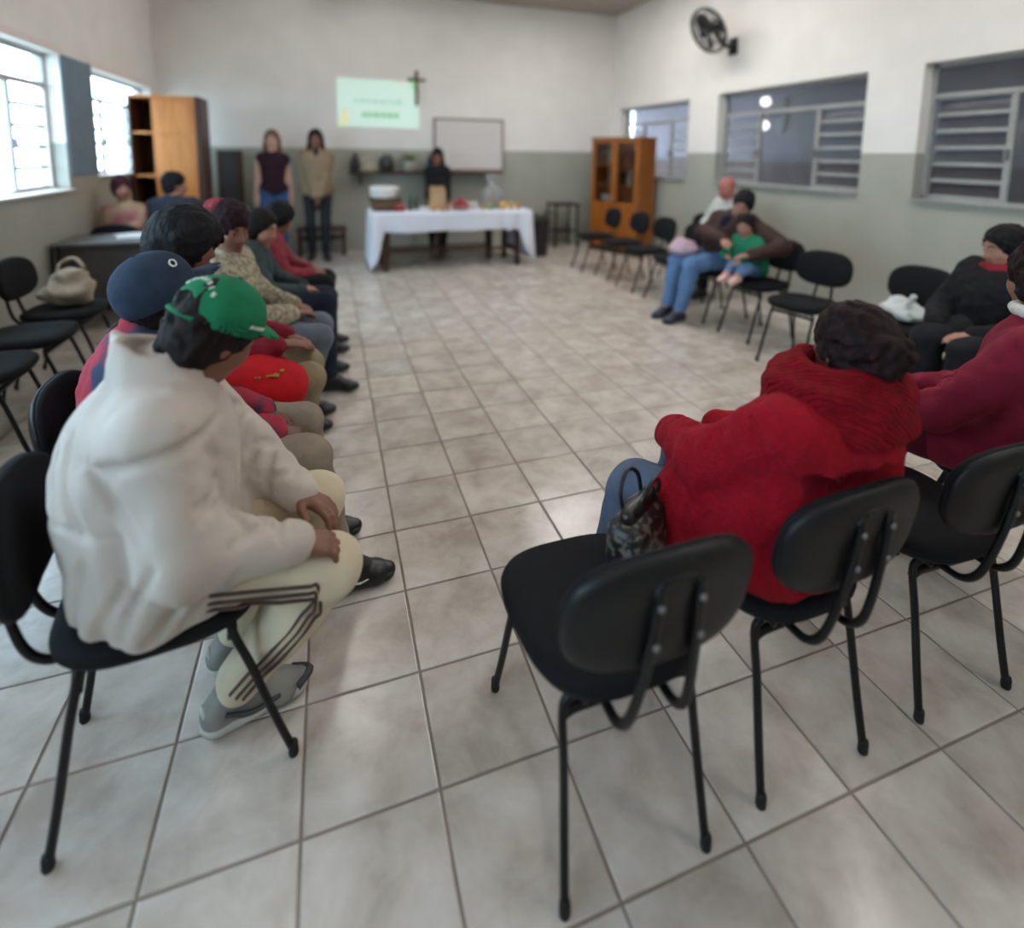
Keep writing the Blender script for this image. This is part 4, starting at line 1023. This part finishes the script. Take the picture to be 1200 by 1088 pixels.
# --- man in the off-white jacket, green cap
jk = fabric('offwhite_jacket', 'c4bbb3', 'b9afa7', rough=.8, bump=.5, bscale=22, scale=6)
cream_t = fabric('cream_trousers', 'd2c7ae', 'c8bca3', bump=.12, bscale=60, scale=8)
J = pose((-.925, .60, .575), (-.895, .60, .945), (-.79, .63, 1.07), (.62, .60, -.50), 8, [(-.62, .48, .585), (-.62, .66, .60)], [(-.80, .63, .105), (-.82, .81, .105)],
         toe=[(.95, .26, 0), (.95, .3, 0)], s=1.0, bulk=1.0, knees=[(-.545, .535, .462), (-.575, .77, .50)], elb=[(-.83, .395, .675), (-.77, .81, .67)], up=(.35, .1, .93), shw=.175)
J.ka = .014
def top_w(U, J):
    U.cone(J.p+J.r*.09-J.f*.02-J.u*.02, J.p-J.r*.09-J.f*.02-J.u*.02, .128, None, .05)
    for i in (0, 1): U.cone(J.hip[i]-J.u*.005, J.hip[i]*.62+J.kn[i]*.38+J.u*.012, .112, .085, .05)
    Rb = np.stack([unit(V(.96, .13, -.25)), unit(V(-.13, .99, 0)), unit(np.cross(unit(V(.96, .13, -.25)), unit(V(-.13, .99, 0))))]).astype(np.float32)
    U.ell(J.c*.52+J.p*.48-J.f*.045, (.155, .205, .265), .05, R=Rb)
    # fold-down collar, standing up at the nape
    n0 = J.neck+J.u*.015-J.f*.012
    for k in range(64):
        a = 2*math.pi*k/64; d = J.f*math.cos(a)+J.r*math.sin(a); back = max(0, -math.cos(a))
        if math.cos(a) > .93: continue
        tp = n0+d*.066+J.u*(.035+.03*back)-J.f*.012*back; lo = n0+d*.094+J.u*(-.012-.012*back)
        U.cone(tp, lo, .011, .012, .008)
    U.cone(n0-J.f*.085-J.r*.03+J.u*.02, n0-J.f*.085-J.r*.045+J.u*.07, .020, .013, .012)
    for i in (0, 1):      # full sleeves
        U.cone(J.sh[i], J.el[i], .083, .080, .016); U.cone(J.el[i], J.el[i]+(J.wr[i]-J.el[i])*.8, .080, .050, .02)
    for i in (0, 1): sleeve_creases(U, J, i)
    mid = J.c*.42+J.p*.58
    crease(U, [march(U, mid+J.u*.02*math.sin(2*t), -J.f*math.cos(t)+J.r*math.sin(t)) for t in np.linspace(-.9, 1.5, 20)], .004, .010)
    for t, z0, z1 in ((.15, .50, .70), (.75, .49, .68), (1.05, .48, .64), (1.3, .50, .70), (1.55, .49, .60), (1.85, .50, .62)):
        d_ = -J.f*math.cos(t)+J.r*math.sin(t)
        crease(U, [march(U, V(J.p[0]+.03*q, J.p[1], z0+(z1-z0)*q), d_+J.f*.25*q) for q in np.linspace(0, 1, 8)], .007, .02)
    for t, z0 in ((.5, .93), (1.0, .90), (.1, .86)):
        crease(U, [march(U, J.c*.7+J.p*.3+V(0, 0, .08-.16*q), -J.f*math.cos(t+q*.5)+J.r*math.sin(t+q*.5)) for q in np.linspace(0, 1, 9)], .004, .022)
    U.cut(V(-.95, .6, .455), (.12, 0, -1), .012)
def hair_nape(S, J): hair_cap(S, J, .010)
person('man in off-white jacket and green cap, seated hunched at front left', J, sk_brown, top_w, jk, cream_t, mat('grey_sneaker', '85847f', .5, '6d6c69', 9), hair_nape, h_dark,
       hands=[((.85, .25, -.35), (-.2, .2, -1), .7), ((.75, -.45, -.3), (-.2, -.2, -1), .6)], vox=.0065, seed=11, fold=.0045, jt=.028, cuff=.98, legt=.018, tw=.02, on=(-1.165, .585, 9))
P1 = J
part, root = J.part, J.root
# cap: dome with back opening, strap, brim, button, stitched marks
def cap_build(J, m, front=1, opening=True, brim_len=.085, low=.012):
    P = lambda x, f, u: head_pt(J, x, f, u); R = np.stack([J.hr, J.face, J.hu]).astype(np.float32)
    S = Solid(); S.ell(P(0, -.010, .040), np.array((.094, .112, .095))*getattr(J, 'hs', 1), .01, R=R).ell(P(0, -.010, .034), np.array((.089, .107, .090))*getattr(J, 'hs', 1), .004, 's', R=R)
    S.ell(P(0, -.012, low+.03), np.array((.091, .108, .075)), .03, R=R).ell(P(0, -.012, low+.03), np.array((.086, .103, .078)), .004, 's', R=R) if low < 0 else None
    S.cut(P(0, 0, low), -J.hu, .006)
    if opening: S.cone(P(0, -.16*front, .035), P(0, -.07*front, .035), .036, None, .006, 's', sq=None)
    o = J.part('cap', S.mesh(.0045), m)
    if opening: J.part('cap_strap', tb([tuple(P(x*.001, -front*(.010+math.sqrt(max(0, 1-(x/96)**2))*.110), .020)) for x in (-52, -30, 0, 30, 52)], .0085, 8, 4, flat=.4), m, o)
    S = Solid(); S.ell(P(0, .085*front, low+.012), (.088, brim_len, .030), .01, R=R).ell(P(0, .085*front, low+.004), (.094, brim_len+.02, .030), .004, 's', R=R).ell(P(0, -.012, .02), (.088, .106, .06), .004, 's', R=R).cut(P(0, .02*front, 0), -J.face*front, .01)
    J.part('cap_brim', S.mesh(.0045), m, o)
    b = bmesh.new(); ball(b, Vector(P(0, -.010, .136)), (.008, .008, .005)); J.part('cap_button', b, m, o)
    return o
green = fabric('green_cap_cloth', '1f7a55', '1a6f4c', bump=.1, bscale=300)
cp = cap_build(J, green)
stitch = mat('white_thread', 'd5dbd2', .8)
def stitches(J, o, pts, r=.0035):
    for a, b in pts: J.part('stitched_letter', tb([tuple(a), tuple((a+b)/2), tuple(b)], r, 5, 2), stitch, o)
def on_cap(J, ang, el, k=1.012):
    return head_pt(J, k*.094*math.cos(el)*math.sin(ang), -.010-k*.112*math.cos(el)*math.cos(ang), .040+k*.095*math.sin(el))
lt = []
for k in range(8):           # arched word above the back opening
    a = -.62+1.24*k/7; e = .72-.55*(a/.62)**2*.55
    c, d = on_cap(J, a, e), on_cap(J, a+.07, e+.10); lt.append((c, d)); 
    if k % 2: lt.append((on_cap(J, a+.07, e), on_cap(J, a, e+.10)))
stitches(J, cp, lt, .0026)
lt = [(on_cap(J, 1.75+.09*k, .02), on_cap(J, 1.79+.09*k, .10)) for k in range(7)]; stitches(J, cp, lt, .0022)
# trouser stripes, projected on the cloth
def stripe(J, i, off, m, rad=.0042, nm='stripe'):
    pts = []
    out = J.r*(1 if i == 0 else -1)
    H_, K_, A_ = J.hip[i], J.kn[i], J.an[i]
    for seg in range(2):
        a, b = ((H_, K_), (K_, A_))[seg]
        for q in np.linspace(.30 if seg == 0 else .12, .9 if seg == 0 else .88, 16):
            c = a+(b-a)*q; ax_ = unit(b-a); o_ = unit(out-ax_*float(out@ax_)); w_ = np.cross(ax_, o_)
            pts.append((c, o_, w_))
    res = []
    for c, o_, w_ in pts:
        st = c+o_*.16+w_*off; t_ = 0
        for _ in range(30):
            d = float(J.lower.at((st-o_*t_)[None])[0]); t_ += max(d, .0005)
            if d < .001: break
        if d < .004 and t_ < .14: res.append(tuple(st-o_*(t_-.003)))
    J.part(nm, tb(res, rad, 5, 3), m)
st_m = mat('brown_stripe', '4d3a36', .8)
for off in (-.010, .008, .026): stripe(J, 0, off, st_m)
def zig(J, i, m):
    pass
# sneaker details
def sneaker(J, i, sole_m, acc_m, lace_m):
    f = J.toe[i]; a = J.an[i]; s = J.s; z = -.085*s; side = V(-f[1], f[0], 0)
    pts = [a+f*.215*s*math.cos(t)*(.5)+f*.06*s+side*.046*s*math.copysign(abs(math.sin(t))**.7, math.sin(t)) for t in np.linspace(0, 2*math.pi, 20, endpoint=False)]
    S = Solid()
    S.cone(a-f*.035*s+V(0, 0, z+.01), a+f*.15*s+V(0, 0, z+.01), .042*s, .04*s, .01).cut(a+V(0, 0, z+.022), (0, 0, 1), .004).cut(a+V(0, 0, z-.004), (0, 0, -1), .004)
    J.part('sole', S.mesh(.006), sole_m, J.shoes[i])
    if lace_m:
        for k in range(4):
            c = a+f*(.055+.022*k)*s+V(0, 0, -.008-.012*k)*s
            J.part('heel_tab', tb([tuple(a-f*.062*s+V(0, 0, -.035)*s-side*.018), tuple(a-f*.07*s+V(0, 0, -.02)*s), tuple(a-f*.062*s+V(0, 0, -.035)*s+side*.018)], .008, 6, 3), sole_m, J.shoes[i]) if k == 0 else None
            J.part('lace', tb([tuple(c-side*.02), tuple(c+V(0, 0, .008)), tuple(c+side*.02)], .003, 5, 3), lace_m, J.shoes[i])
    return side
sole_m = mat('pale_sole', 'b5b4ae', .5); grey_d = mat('grey_accent', '5c5b5a', .6)
dark_acc = mat('sneaker_dark', '38383a', .6)
for i in (0, 1):
    sd = sneaker(J, i, sole_m, grey_d, grey_d); f = J.toe[i]; a = J.an[i]
    for q in (1, -1):
        J.part('side_stripe', tb([tuple(a+sd*q*.044-f*.02+V(0, 0, -.03)), tuple(a+sd*q*.046+f*.04+V(0, 0, -.055)), tuple(a+sd*q*.042+f*.11+V(0, 0, -.050))], .007, 6, 4), dark_acc, J.shoes[i])
    J.part('toe_cap', tb([tuple(a+f*.155+sd*.034+V(0, 0, -.062)), tuple(a+f*.195+V(0, 0, -.058)), tuple(a+f*.155-sd*.034+V(0, 0, -.062))], .012, 6, 4), dark_acc, J.shoes[i])

# --- person in the navy cap
navy_red = fabric('navy_red_jacket', '39405a', '9c3242', scale=7, bump=.2, bscale=60, mixlo=.46, mixhi=.54, stretch=(1, 1, .5))
greige = fabric('greige_trousers', '8d8172', '81766a', bump=.12, bscale=60)
J = pose((-1.10, 1.15, .56), (-1.085, 1.13, .90), (-1.025, 1.12, 1.06), (.78, .48, .38), 3, [(-.71, 1.07, .575), (-.76, 1.20, .585)], [(-.52, 1.0, .10), (-.62, 1.27, .10)],
         s=.97, bulk=1.15, knees=[(-.62, 1.03, .48), (-.64, 1.27, .50)], up=(-.1, 0, 1), elb=[(-.97, .985, .66), (-.99, 1.34, .63)])
person('person in navy cap and red and navy jacket, seated second in the left row', J, sk_dark, None, navy_red, greige, black_shoe, short_hair(.010), h_dark,
       hands=[((.9, .1, -.35), (0, .2, -1), .8), ((.85, -.3, -.3), (0, -.2, -1), .8)], vox=.008, seed=21, jt=.026, on=(-1.29, 1.13, 4))
navy = fabric('navy_cap_cloth', '2c384a', '263143', bump=.1, bscale=300)
J.part; J.hs = 1.02; cp = cap_build(J, navy, 1, False, .12, -.03); J.hs = 1.0
b = bmesh.new(); e = Vector(head_pt(J, .072, .055, .085)); nrm = Vector(J.hr*.8+J.face*.5+J.hu*.3).normalized()
bmesh.ops.create_circle(b, segments=14, radius=.011, matrix=Matrix.Translation(e) @ nrm.to_track_quat('Z', 'Y').to_matrix().to_4x4()); vs = [v.co.copy() for v in b.verts]; b.free()
J.part('emblem', tb([tuple(v) for v in vs]+[tuple(vs[0])], .0032, 5, 0), stitch, cp)
for i in (0, 1): sneaker(J, i, black_shoe, black_shoe, None)
f = J.toe[0]; a = J.an[0]; sd = J.r
J.part('tick_mark', tb([tuple(a+sd*.040+f*.03+V(0, 0, -.045)), tuple(a+sd*.040+f*.06+V(0, 0, -.062)), tuple(a+sd*.036+f*.12+V(0, 0, -.042))], [.002, .003, .004, .004, .004, .003, .003, .002, .001], 5, 4), stitch, J.shoes[0])

# --- person with big black hair and crimson sleeves, red bag on the lap
crimson = fabric('crimson_knit', '7d1f30', '741a2a', bump=.2, bscale=90)
def afro(S, J):
    P, s, R = hair_cap(S, J, .05, fc=(0, .13, -.06), face=(.075, .085, .095)); S.ell(P(0, -.06, -.04), (.11, .09, .11), .04, R=R)
J = pose((-1.10, 1.70, .56), (-1.10, 1.70, .93), (-1.075, 1.70, 1.12), (.95, -.1, -.2), 0, [(-.74, 1.58, .70), (-.72, 1.80, .66)], [(-.78, 1.62, .10), (-.78, 1.80, .10)], s=.97, bulk=1.1, knees=[(-.63, 1.60, .52), (-.64, 1.80, .52)], elb=[(-.95, 1.51, .68), (-.93, 1.90, .68)])
person('person with voluminous black hair and crimson sleeves, third in the left row', J, sk_brown, None, crimson, fabric('khaki_trousers', '8f8268', '82765e'), black_shoe, afro, h_black,
       hands=[((.9, .25, -.1), (0, .1, -1), .4), ((.85, -.3, -.2), (0, -.2, -1), .5)], vox=.009, seed=31, jt=.024, on=(-1.30, 1.70, 2))
red_bag = fabric('bright_red_cloth', 'b5121c', 'a30f18', bump=.1, bscale=40)
t = thing('bag', 'bright red cloth bag with yellow print held on a lap', 'bag', (-.80, 1.48, .535))
s = Solid(); s.ell((0, 0, .055), (.16, .19, .095)).ell((.05, -.04, .03), (.12, .14, .09), .05); obj('body', s.mesh(.009, folds(.007, 22, 4)), red_bag, t)
yp = mat('yellow_print', '9c7a2b', .7)
random.seed(5)
for k in range(9):
    a = -1.9+.16*k; r_ = .96; p = Vector((.16*math.cos(a)*.72, .19*math.sin(a)*.72, .055+.095*.71)); q = p+Vector((random.uniform(-.02, .02), random.uniform(-.02, .02), .0))
    obj('print_mark', tb([tuple(p), tuple((p+q)/2), tuple(q+Vector((.012, 0, .0)))], .005, 5, 2), yp, t)

# --- woman in beige patterned cardigan
card = fabric('beige_patterned_knit', 'a89f8c', '7f7767', scale=38, bump=.35, bscale=70, mixlo=.45, mixhi=.55)
grey_j = fabric('grey_blue_jeans', '5f6874', '6e7784', scale=12)
def bunhair(S, J):
    P, s, R = hair_cap(S, J, .016, face=(.07, .075, .092), fc=(0, .098, -.05)); S.ell(P(0, -.02, .10), (.075, .085, .055), .04, R=R).ell(P(0, -.08, .04), (.06, .05, .06), .04, R=R)
J = pose((-1.08, 2.25, .56), (-1.02, 2.25, .935), (-1.00, 2.235, 1.105), (.62, -.72, -.25), -6, [(-.72, 2.16, .66), (-.72, 2.34, .66)], [(-.72, 2.17, .10), (-.70, 2.36, .10)], s=.97, bulk=1.12, knees=[(-.59, 2.14, .53), (-.60, 2.36, .53)])
person('woman in beige patterned cardigan with maroon hair, facing us in left row', J, sk_brown, None, card, grey_j, black_shoe, bunhair, h_maroon, vox=.010, seed=41, jt=.03, topname='cardigan', on=(-1.28, 2.26, 0))
sc_m = fabric('pink_red_scarf', '93404a', '7c2f3a', bump=.2, bscale=40)
S = Solid(); R = np.stack([J.hr, J.face, J.hu]).astype(np.float32); S.ell(head_pt(J, .045, -.07, .10), (.06, .05, .05), .02).ell(head_pt(J, .03, -.10, .05), (.05, .04, .05), .03); J.part('hair_scarf', S.mesh(.009, folds(.005, 50, 3)), sc_m)
# --- further along the left row
J = pose((-1.05, 2.84, .56), (-.99, 2.84, .92), (-.925, 2.82, 1.03), (.9, -.35, -.3), 0, [(-.70, 2.76, .64), (-.70, 2.94, .62)], [(-.555, 2.64, .10), (-.60, 2.96, .10)], s=.96, knees=[(-.56, 2.72, .555), (-.56, 2.95, .54)], toe=[(1, -.1, 0), (1, 0, 0)])
person('person in dark teal top and navy trousers beyond the beige cardigan', J, sk_tan, None, fabric('dark_teal_knit', '39474a', '313d40'), fabric('navy_trousers', '1d2333', '232a3b'), black_shoe, long_hair(.12), h_dark, vox=.011, seed=51, topname='sweater', jt=.022, on=(-1.26, 2.84, 0))
J = pose((-1.02, 3.42, .56), (-.93, 3.42, .90), (-.86, 3.40, 1.02), (.85, .3, -.4), 0, [(-.66, 3.36, .62), (-.66, 3.52, .62)], [(-.58, 3.32, .10), (-.58, 3.54, .10)], s=.93, knees=[(-.56, 3.32, .53), (-.56, 3.54, .53)])
person('dark haired person in red top, farthest in the left row', J, sk_brown, None, fabric('dull_red_knit', '8e3a44', '7c2f3a'), fabric('black_trousers', '17181c', '1d1e22'), black_shoe, short_hair(.02), h_black, vox=.011, seed=61, topname='sweater', jt=.02, on=(-1.22, 3.42, 0))
# --- two by the window at the back left
chair(-1.99, 5.26, 86, 'black chair under the large person in navy by the tall cabinet', None)
J = pose((-1.99, 5.46, .57), (-2.01, 5.48, .95), (-2.0, 5.52, 1.15), (.85, .45, -.1), 84, [(-1.86, 5.78, .66), (-2.10, 5.80, .66)], [(-1.89, 5.86, .10), (-2.04, 5.88, .10)], s=1.02, bulk=1.2)
person('large person in dark navy jacket seated before the tall orange cabinet', J, sk_tan, None, fabric('dark_navy_jacket', '262b38', '2c3140'), fabric('black_trousers', '17181c'), black_shoe, short_hair(.014), h_black, vox=.011, seed=71, on=(-1.99, 5.26, 86))
chair(-2.44, 5.64, 270, 'black chair under the child in maroon hood, beside the window', None)
mar = fabric('maroon_hood_cloth', '47232f', '3c1d28')
def hooded(S, J):
    hair_cap(S, J, .022, face=(.062, .075, .085), fc=(0, .10, -.03))
J = pose((-2.42, 5.45, .57), (-2.42, 5.44, .92), (-2.43, 5.42, 1.12), (.5, -.85, -.1), 275, [(-2.50, 5.22, .66), (-2.34, 5.22, .74)], [(-2.49, 5.16, .10), (-2.36, 5.16, .10)], s=.88, bulk=.85, elb=[(-2.55, 5.38, .74), (-2.29, 5.36, .76)], shw=.14)
person('child in maroon hood sitting under the left window', J, sk_tan, None, fabric('pink_beige_top', 'a3606f', 'b09a7c', scale=7), fabric('black_trousers', '17181c'), black_shoe, hooded, mar, vox=.011, seed=81, topname='sweater', on=(-2.44, 5.64, 270))

# --- standing women at the back
def standing(x, y, ang, h, label, sk, topm, botm, hair, hm, wr, topname, seed, cuff=.95, jt=.018, bulk=.95, hem=-.05, legt=.012, el=None, face=(0, -1, -.05)):
    s = h/1.70; a = math.radians(ang); f = V(math.cos(a), math.sin(a), 0); r = V(math.sin(a), -math.cos(a), 0)
    J = pose((x, y, .93*s), (x, y, 1.40*s), (x+.02*f[0], y+.02*f[1], 1.585*s), face, ang, [V(x, y, 0)+r*w_[0]+f*w_[1]+V(0, 0, w_[2]*s) for w_ in wr], [V(x, y, .095*s)+r*.09, V(x, y, .095*s)-r*.09], s=s, bulk=bulk,
             kneehint=f, elhint=[r*.7-f*.8, -r*.7-f*.8], toe=[f+r*.2, f-r*.2], shw=.145, shdrop=.028)
    hd = [(unit(J.wr[i]-J.el[i]), -r*(1 if i == 0 else -1), .45) for i in (0, 1)]
    person(label, J, sk, None, topm, botm, black_shoe, hair, hm, hands=hd, vox=.010, seed=seed, topname=topname, cuff=cuff, jt=jt, hem=hem, legt=legt, fold=.004, bottomname='trousers')
    return J
jeans = fabric('blue_jeans', '3c5a8a', '34507c', scale=10, bump=.1, bscale=200)
standing(-1.22, 7.18, -86, 1.77, 'standing woman with long light brown hair, sleeveless maroon top and jeans', sk_fair, fabric('maroon_top', '2f1a26', '281621'), jeans, long_hair(.22), h_brown, [(.215, .05, .80), (-.21, .04, .82)], 'sleeveless_top', 91, cuff=False, jt=.012)
def tan_open(U, J): pass
J = standing(-.67, 7.16, -90, 1.79, 'standing woman with dark hair, tan jacket and dark trousers, hands clasped', sk_brown, fabric('tan_jacket', '8d7a64', '83705b', scale=10), fabric('charcoal_trousers', '26272c', '2c2d33'), long_hair(.2), h_black, [(.03, .17, .86), (-.03, .18, .86)], 'jacket', 101, jt=.032, hem=-.10)
S = Solid(); S.cone(J.c+J.f*.105-J.u*.02, J.p+J.f*.13+J.u*.08, .03, .022, .02, sq=None); S.ell(J.c+J.f*.06+J.u*.03, (.05, .05, .05), .04); J.part('dark_shirt', S.mesh(.010), fabric('charcoal_shirt', '2a2a2e'))
J = standing(1.04, 7.33, -95, 1.56, 'woman with long black hair and black top standing behind the white table', sk_brown, fabric('black_top', '141417', '1a1a1e'), fabric('black_trousers', '17181c'), long_hair(.25), h_black, [(.14, .20, .86), (-.14, .2, .86)], 'top', 111, face=(-.3, -.9, -.25))

# --- right wall: mother, child, man in white
brown_j = fabric('dark_brown_jacket', '3f2a26', '35221f', rough=.7); jean2 = fabric('light_blue_jeans', '5f7fa8', '54729a', scale=10)
J = pose((2.97, 3.32, .57), (2.98, 3.20, .94), (2.93, 3.06, 1.085), (-.75, -.55, -.35), 188, [(2.72, 3.02, .78), (2.73, 2.72, .70)], [(2.46, 3.42, .10), (2.46, 3.24, .10)], s=.98, bulk=1.12, knees=[(2.55, 3.44, .53), (2.55, 3.22, .53)], up=(0, -.35, 1), elb=[(2.80, 3.40, .80), (2.99, 2.63, .77)])
person('woman in dark brown jacket and jeans leaning over the child in green', J, sk_tan, None, brown_j, jean2, mat('dark_blue_shoe', '1d2538', .5), short_hair(.016), h_black, vox=.010, seed=121, on=(3.16, 3.32, 180), hands=[((-.5, -.8, -.1), (0, 0, -1), .5), ((-.9, .3, -.1), (-.1, 0, -1), .5)])
J.part('inner_shirt', (lambda S: (S.cone(J.c+J.f*.095, J.p+J.f*.11+J.u*.06, .05, .06, .03), S.mesh(.011))[1])(Solid()), fabric('navy_shirt', '1c1c30', '22223a'))
pk = fabric('pink_blanket', 'b9a0ab', 'a7909f', scale=9)
t = thing('blanket', 'folded pink blanket on the knee of the woman in brown', 'blanket', (2.62, 3.44, .605)); s = Solid(); s.ell((0, 0, .03), (.14, .13, .06)).ell((.03, .03, .08), (.10, .09, .05), .04); obj('cloth', s.mesh(.01, folds(.008, 26, 4)), pk, t)
J = pose((2.91, 2.89, .555), (2.90, 2.93, .79), (2.86, 2.94, .915), (-.8, -.5, -.25), 196, [(2.71, 2.96, .65), (2.71, 2.78, .63)], [(2.60, 2.82, .535), (2.61, 2.71, .535)], s=.60, bulk=1.1, knees=[(2.735, 2.90, .585), (2.745, 2.76, .585)], toe=[(-.75, -.2, 0), (-.75, -.25, 0)], hipw=.09)
J.hs = 1.28
person('small child in green sweater and jeans sitting close to the woman in brown', J, sk_tan, None, fabric('bright_green_knit', '237a5a', '1d6e50', bump=.2, bscale=120), jean2, mat('pink_sock', 'd0a9a5', .8), short_hair(.012), h_black, vox=.009, seed=131, topname='sweater', jt=.03, cuff=.9, on=(3.14, 2.78, 183))
J = pose((3.66, 4.00, .57), (3.62, 4.0, .99), (3.54, 3.99, 1.165), (-.9, -.1, -.2), 184, [(3.3, 4.1, .62), (3.3, 3.9, .62)], [(3.22, 4.1, .1), (3.22, 3.9, .1)], s=1.0, bulk=1.05)
person('bald man in white top seated behind the woman in brown', J, sk_red, None, fabric('white_shirt', 'b9bab6', 'adaea9'), fabric('black_trousers', '17181c'), black_shoe, None, None, vox=.011, seed=141, topname='shirt', on=(3.82, 4.02, 182))
# --- person in black by the right wall
J = pose((2.97, 1.07, .57), (2.97, 1.09, .88), (2.95, 1.10, 1.03), (-.85, .45, -.25), 176, [(2.64, 1.20, .60), (2.62, 1.00, .60)], [(2.50, 1.18, .10), (2.48, .98, .10)], s=.98, bulk=1.2, knees=[(2.55, 1.18, .53), (2.54, .98, .53)])
person('person in black jacket with red scarf seated by the right wall', J, sk_tan, None, fabric('black_jacket', '131316', '19191d'), fabric('black_trousers', '17181c'), black_shoe, short_hair(.014), h_black, vox=.009, seed=151, on=(3.16, 1.06, 178))
S = Solid(); S.cone(J.c+J.f*.07+J.u*.02, J.c+J.f*.125-J.u*.16, .035, .03, .02).cone(J.c+J.f*.07+J.r*.06+J.u*.04, J.c+J.f*.07-J.r*.06+J.u*.04, .03, None, .03); J.part('red_scarf', S.mesh(.009), fabric('red_scarf_cloth', '8e2630', '7d1f28'))

# --- person in the bright red cardigan (near right)
redk = fabric('red_chunky_knit', '95041b', '850317', rough=.95, bump=.5, bscale=130, scale=80)
blue_g = fabric('grey_blue_trousers', '59667c', '515d72', scale=12)
J = pose((.59, .20, .585), (.645, .165, .89), (.70, .17, 1.03), (.15, .97, -.2), 106, [(.66, .58, .62), (.47, .55, .65)], [(.50, .72, .10), (.28, .64, .10)], s=.98, bulk=1.12, knees=[(.56, .60, .53), (.335, .53, .505)], elb=[(.915, .33, .66), (.395, .30, .72)], shw=.19, hipw=.10)
J.ka = .016; J.hs = .95
def top_red(U, J):
    U.cone(J.p+J.r*.09+J.u*.0, J.p-J.r*.10+J.u*.0, .14, None, .05)
    for i in (0, 1): U.cone(J.hip[i], J.hip[i]*.45+J.kn[i]*.55, .112, .095, .05)
    U.cone(J.c-J.f*.03-J.u*.05, J.p-J.f*.0+J.u*.15, .105, .12, .06)
    for i in (0, 1):
        for q in (.3, .7, 1): U.ell(J.sh[i]+(J.el[i]-J.sh[i])*q, .085, .02)
        sleeve_creases(U, J, i, True, .005)
    U.cone(J.hip[1]+J.u*.02+J.f*.05, J.hip[1]*.5+J.kn[1]*.5-J.r*.03+J.u*.01, .13, .115, .03)
    U.cut(V(0, 0, .462), (0, 0, -1), .01)
def bun(S, J):
    P, s, R = hair_cap(S, J, .014, fc=(0, .11, -.05)); Rn = np.random.RandomState(5)
    for k in range(190):
        v = Rn.normal(size=3); v /= np.linalg.norm(v)
        if v[1] > .4 and v[2] < .5: continue
        S.ell(P(v[0]*.082, -.02+v[1]*.100, .02+v[2]*.094), .009+.007*Rn.rand(), .004)
    for k in range(40):
        v = Rn.normal(size=3); v /= np.linalg.norm(v); S.ell(P(v[0]*.06, -.10+v[1]*.045, .0+v[2]*.06), .014+.008*Rn.rand(), .008)
    S.ell(P(0, -.10, .0), (.06, .045, .06), .02)
person('person in bright red chunky knit cardigan with curly dark hair, seen from behind', J, sk_brown, top_red, redk, blue_g, black_shoe, bun, h_redbrown, vox=.0065, seed=161, topname='cardigan', jt=.03, fold=.006, on=(.56, .03, 92),
       hands=[((-.6, .6, -.2), (0, 0, -1), .7), ((.5, .8, -.2), (0, 0, -1), .7)], tw=.03)
S = Solid(); n0 = J.neck-J.u*.0
for k in range(56):
    a = 2*math.pi*k/56; b_ = a+2*math.pi/56
    pr = []
    for q in (a, b_):
        d = J.f*math.cos(q)+J.r*math.sin(q)*1.2
        pr.append((n0+d*.088+J.u*.055, n0+d*.128+J.u*.022, n0+d*.148-J.u*(.038+.02*max(0, -math.cos(q)))))
    S.cone(pr[0][0], pr[0][1], .022, .024, .012).cone(pr[0][1], pr[0][2], .024, .016, .012).cone(pr[0][0], pr[1][0], .024, None, .01)
J.part('collar', S.mesh(.007, folds(.004, 60, 4)), mat('red_rib_knit', '8c0419', .95, '78030f', 60, .9, 34, spec=.2, wave=('DIAGONAL', 3)))
# --- person in the crimson hoodie at the right edge
hood = fabric('crimson_hoodie', '7c1a30', '70162a', bump=.12, bscale=90)
J = pose((1.66, .24, .57), (1.62, .24, .945), (1.675, .285, 1.12), (.25, .95, -.1), 112, [(1.50, .66, .62), (1.27, .62, .60)], [(1.60, .76, .10), (1.40, .74, .10)], s=1.0, bulk=1.08, knees=[(1.60, .66, .53), (1.38, .64, .53)], elb=[(1.88, .44, .66), (1.345, .36, .68)], shw=.18)
def top_hood(U, J):
    U.cone(J.p+J.r*.09, J.p-J.r*.10, .135, None, .06)
    for i in (0, 1): U.cone(J.hip[i], J.hip[i]*.55+J.kn[i]*.45, .118, .10, .05)
    U.ell(J.neck-J.f*.10-J.u*.03, (.12, .10, .08), .05)
    for i in (0, 1): sleeve_creases(U, J, i, False, .004)
    U.cut(V(0, 0, .466), (0, 0, -1), .01)
person('person in crimson hoodie with white inner collar at the right edge', J, sk_brown, top_hood, hood, fabric('dark_crimson_trousers', '5a1524', '4f111f'), mat('maroon_shoe', '4a161d', .6), clump_hair(.022, 8), h_redbrown, vox=.0075, seed=171, topname='hoodie', jt=.03, on=(1.68, .04, 92))
S = Solid()
for k in range(14):
    a = 2*math.pi*k/14; b_ = 2*math.pi*(k+1)/14; n0 = J.neck+J.u*.035
    S.cone(n0+J.f*.075*math.cos(a)+J.r*.075*math.sin(a), n0+J.f*.075*math.cos(b_)+J.r*.075*math.sin(b_), .018, None, .01)
J.part('inner_collar', S.mesh(.007), fabric('white_fleece', 'cfc7c0', 'bdb5ae', bump=.4, bscale=90))
def on_upper(J, c, d):
    c, d = V(c), unit(d); t_ = .3
    for _ in range(60):
        q = float(J.upper.at((c+d*t_)[None])[0]); t_ -= max(q*.8, .0006)
        if q < .0015: break
    return c+d*t_
pts = [tuple(on_upper(J, J.sh[1]*.8+J.c*.2, (-J.r*.45*math.cos(a)-J.f*.6*math.cos(a)*.4+J.u*math.sin(a)-J.f*.5))) for a in np.linspace(1.45, -.35, 8)]
J.part('shoulder_seam', tb(pts, .004, 5, 3), fabric('crimson_seam', 'a2505f'))
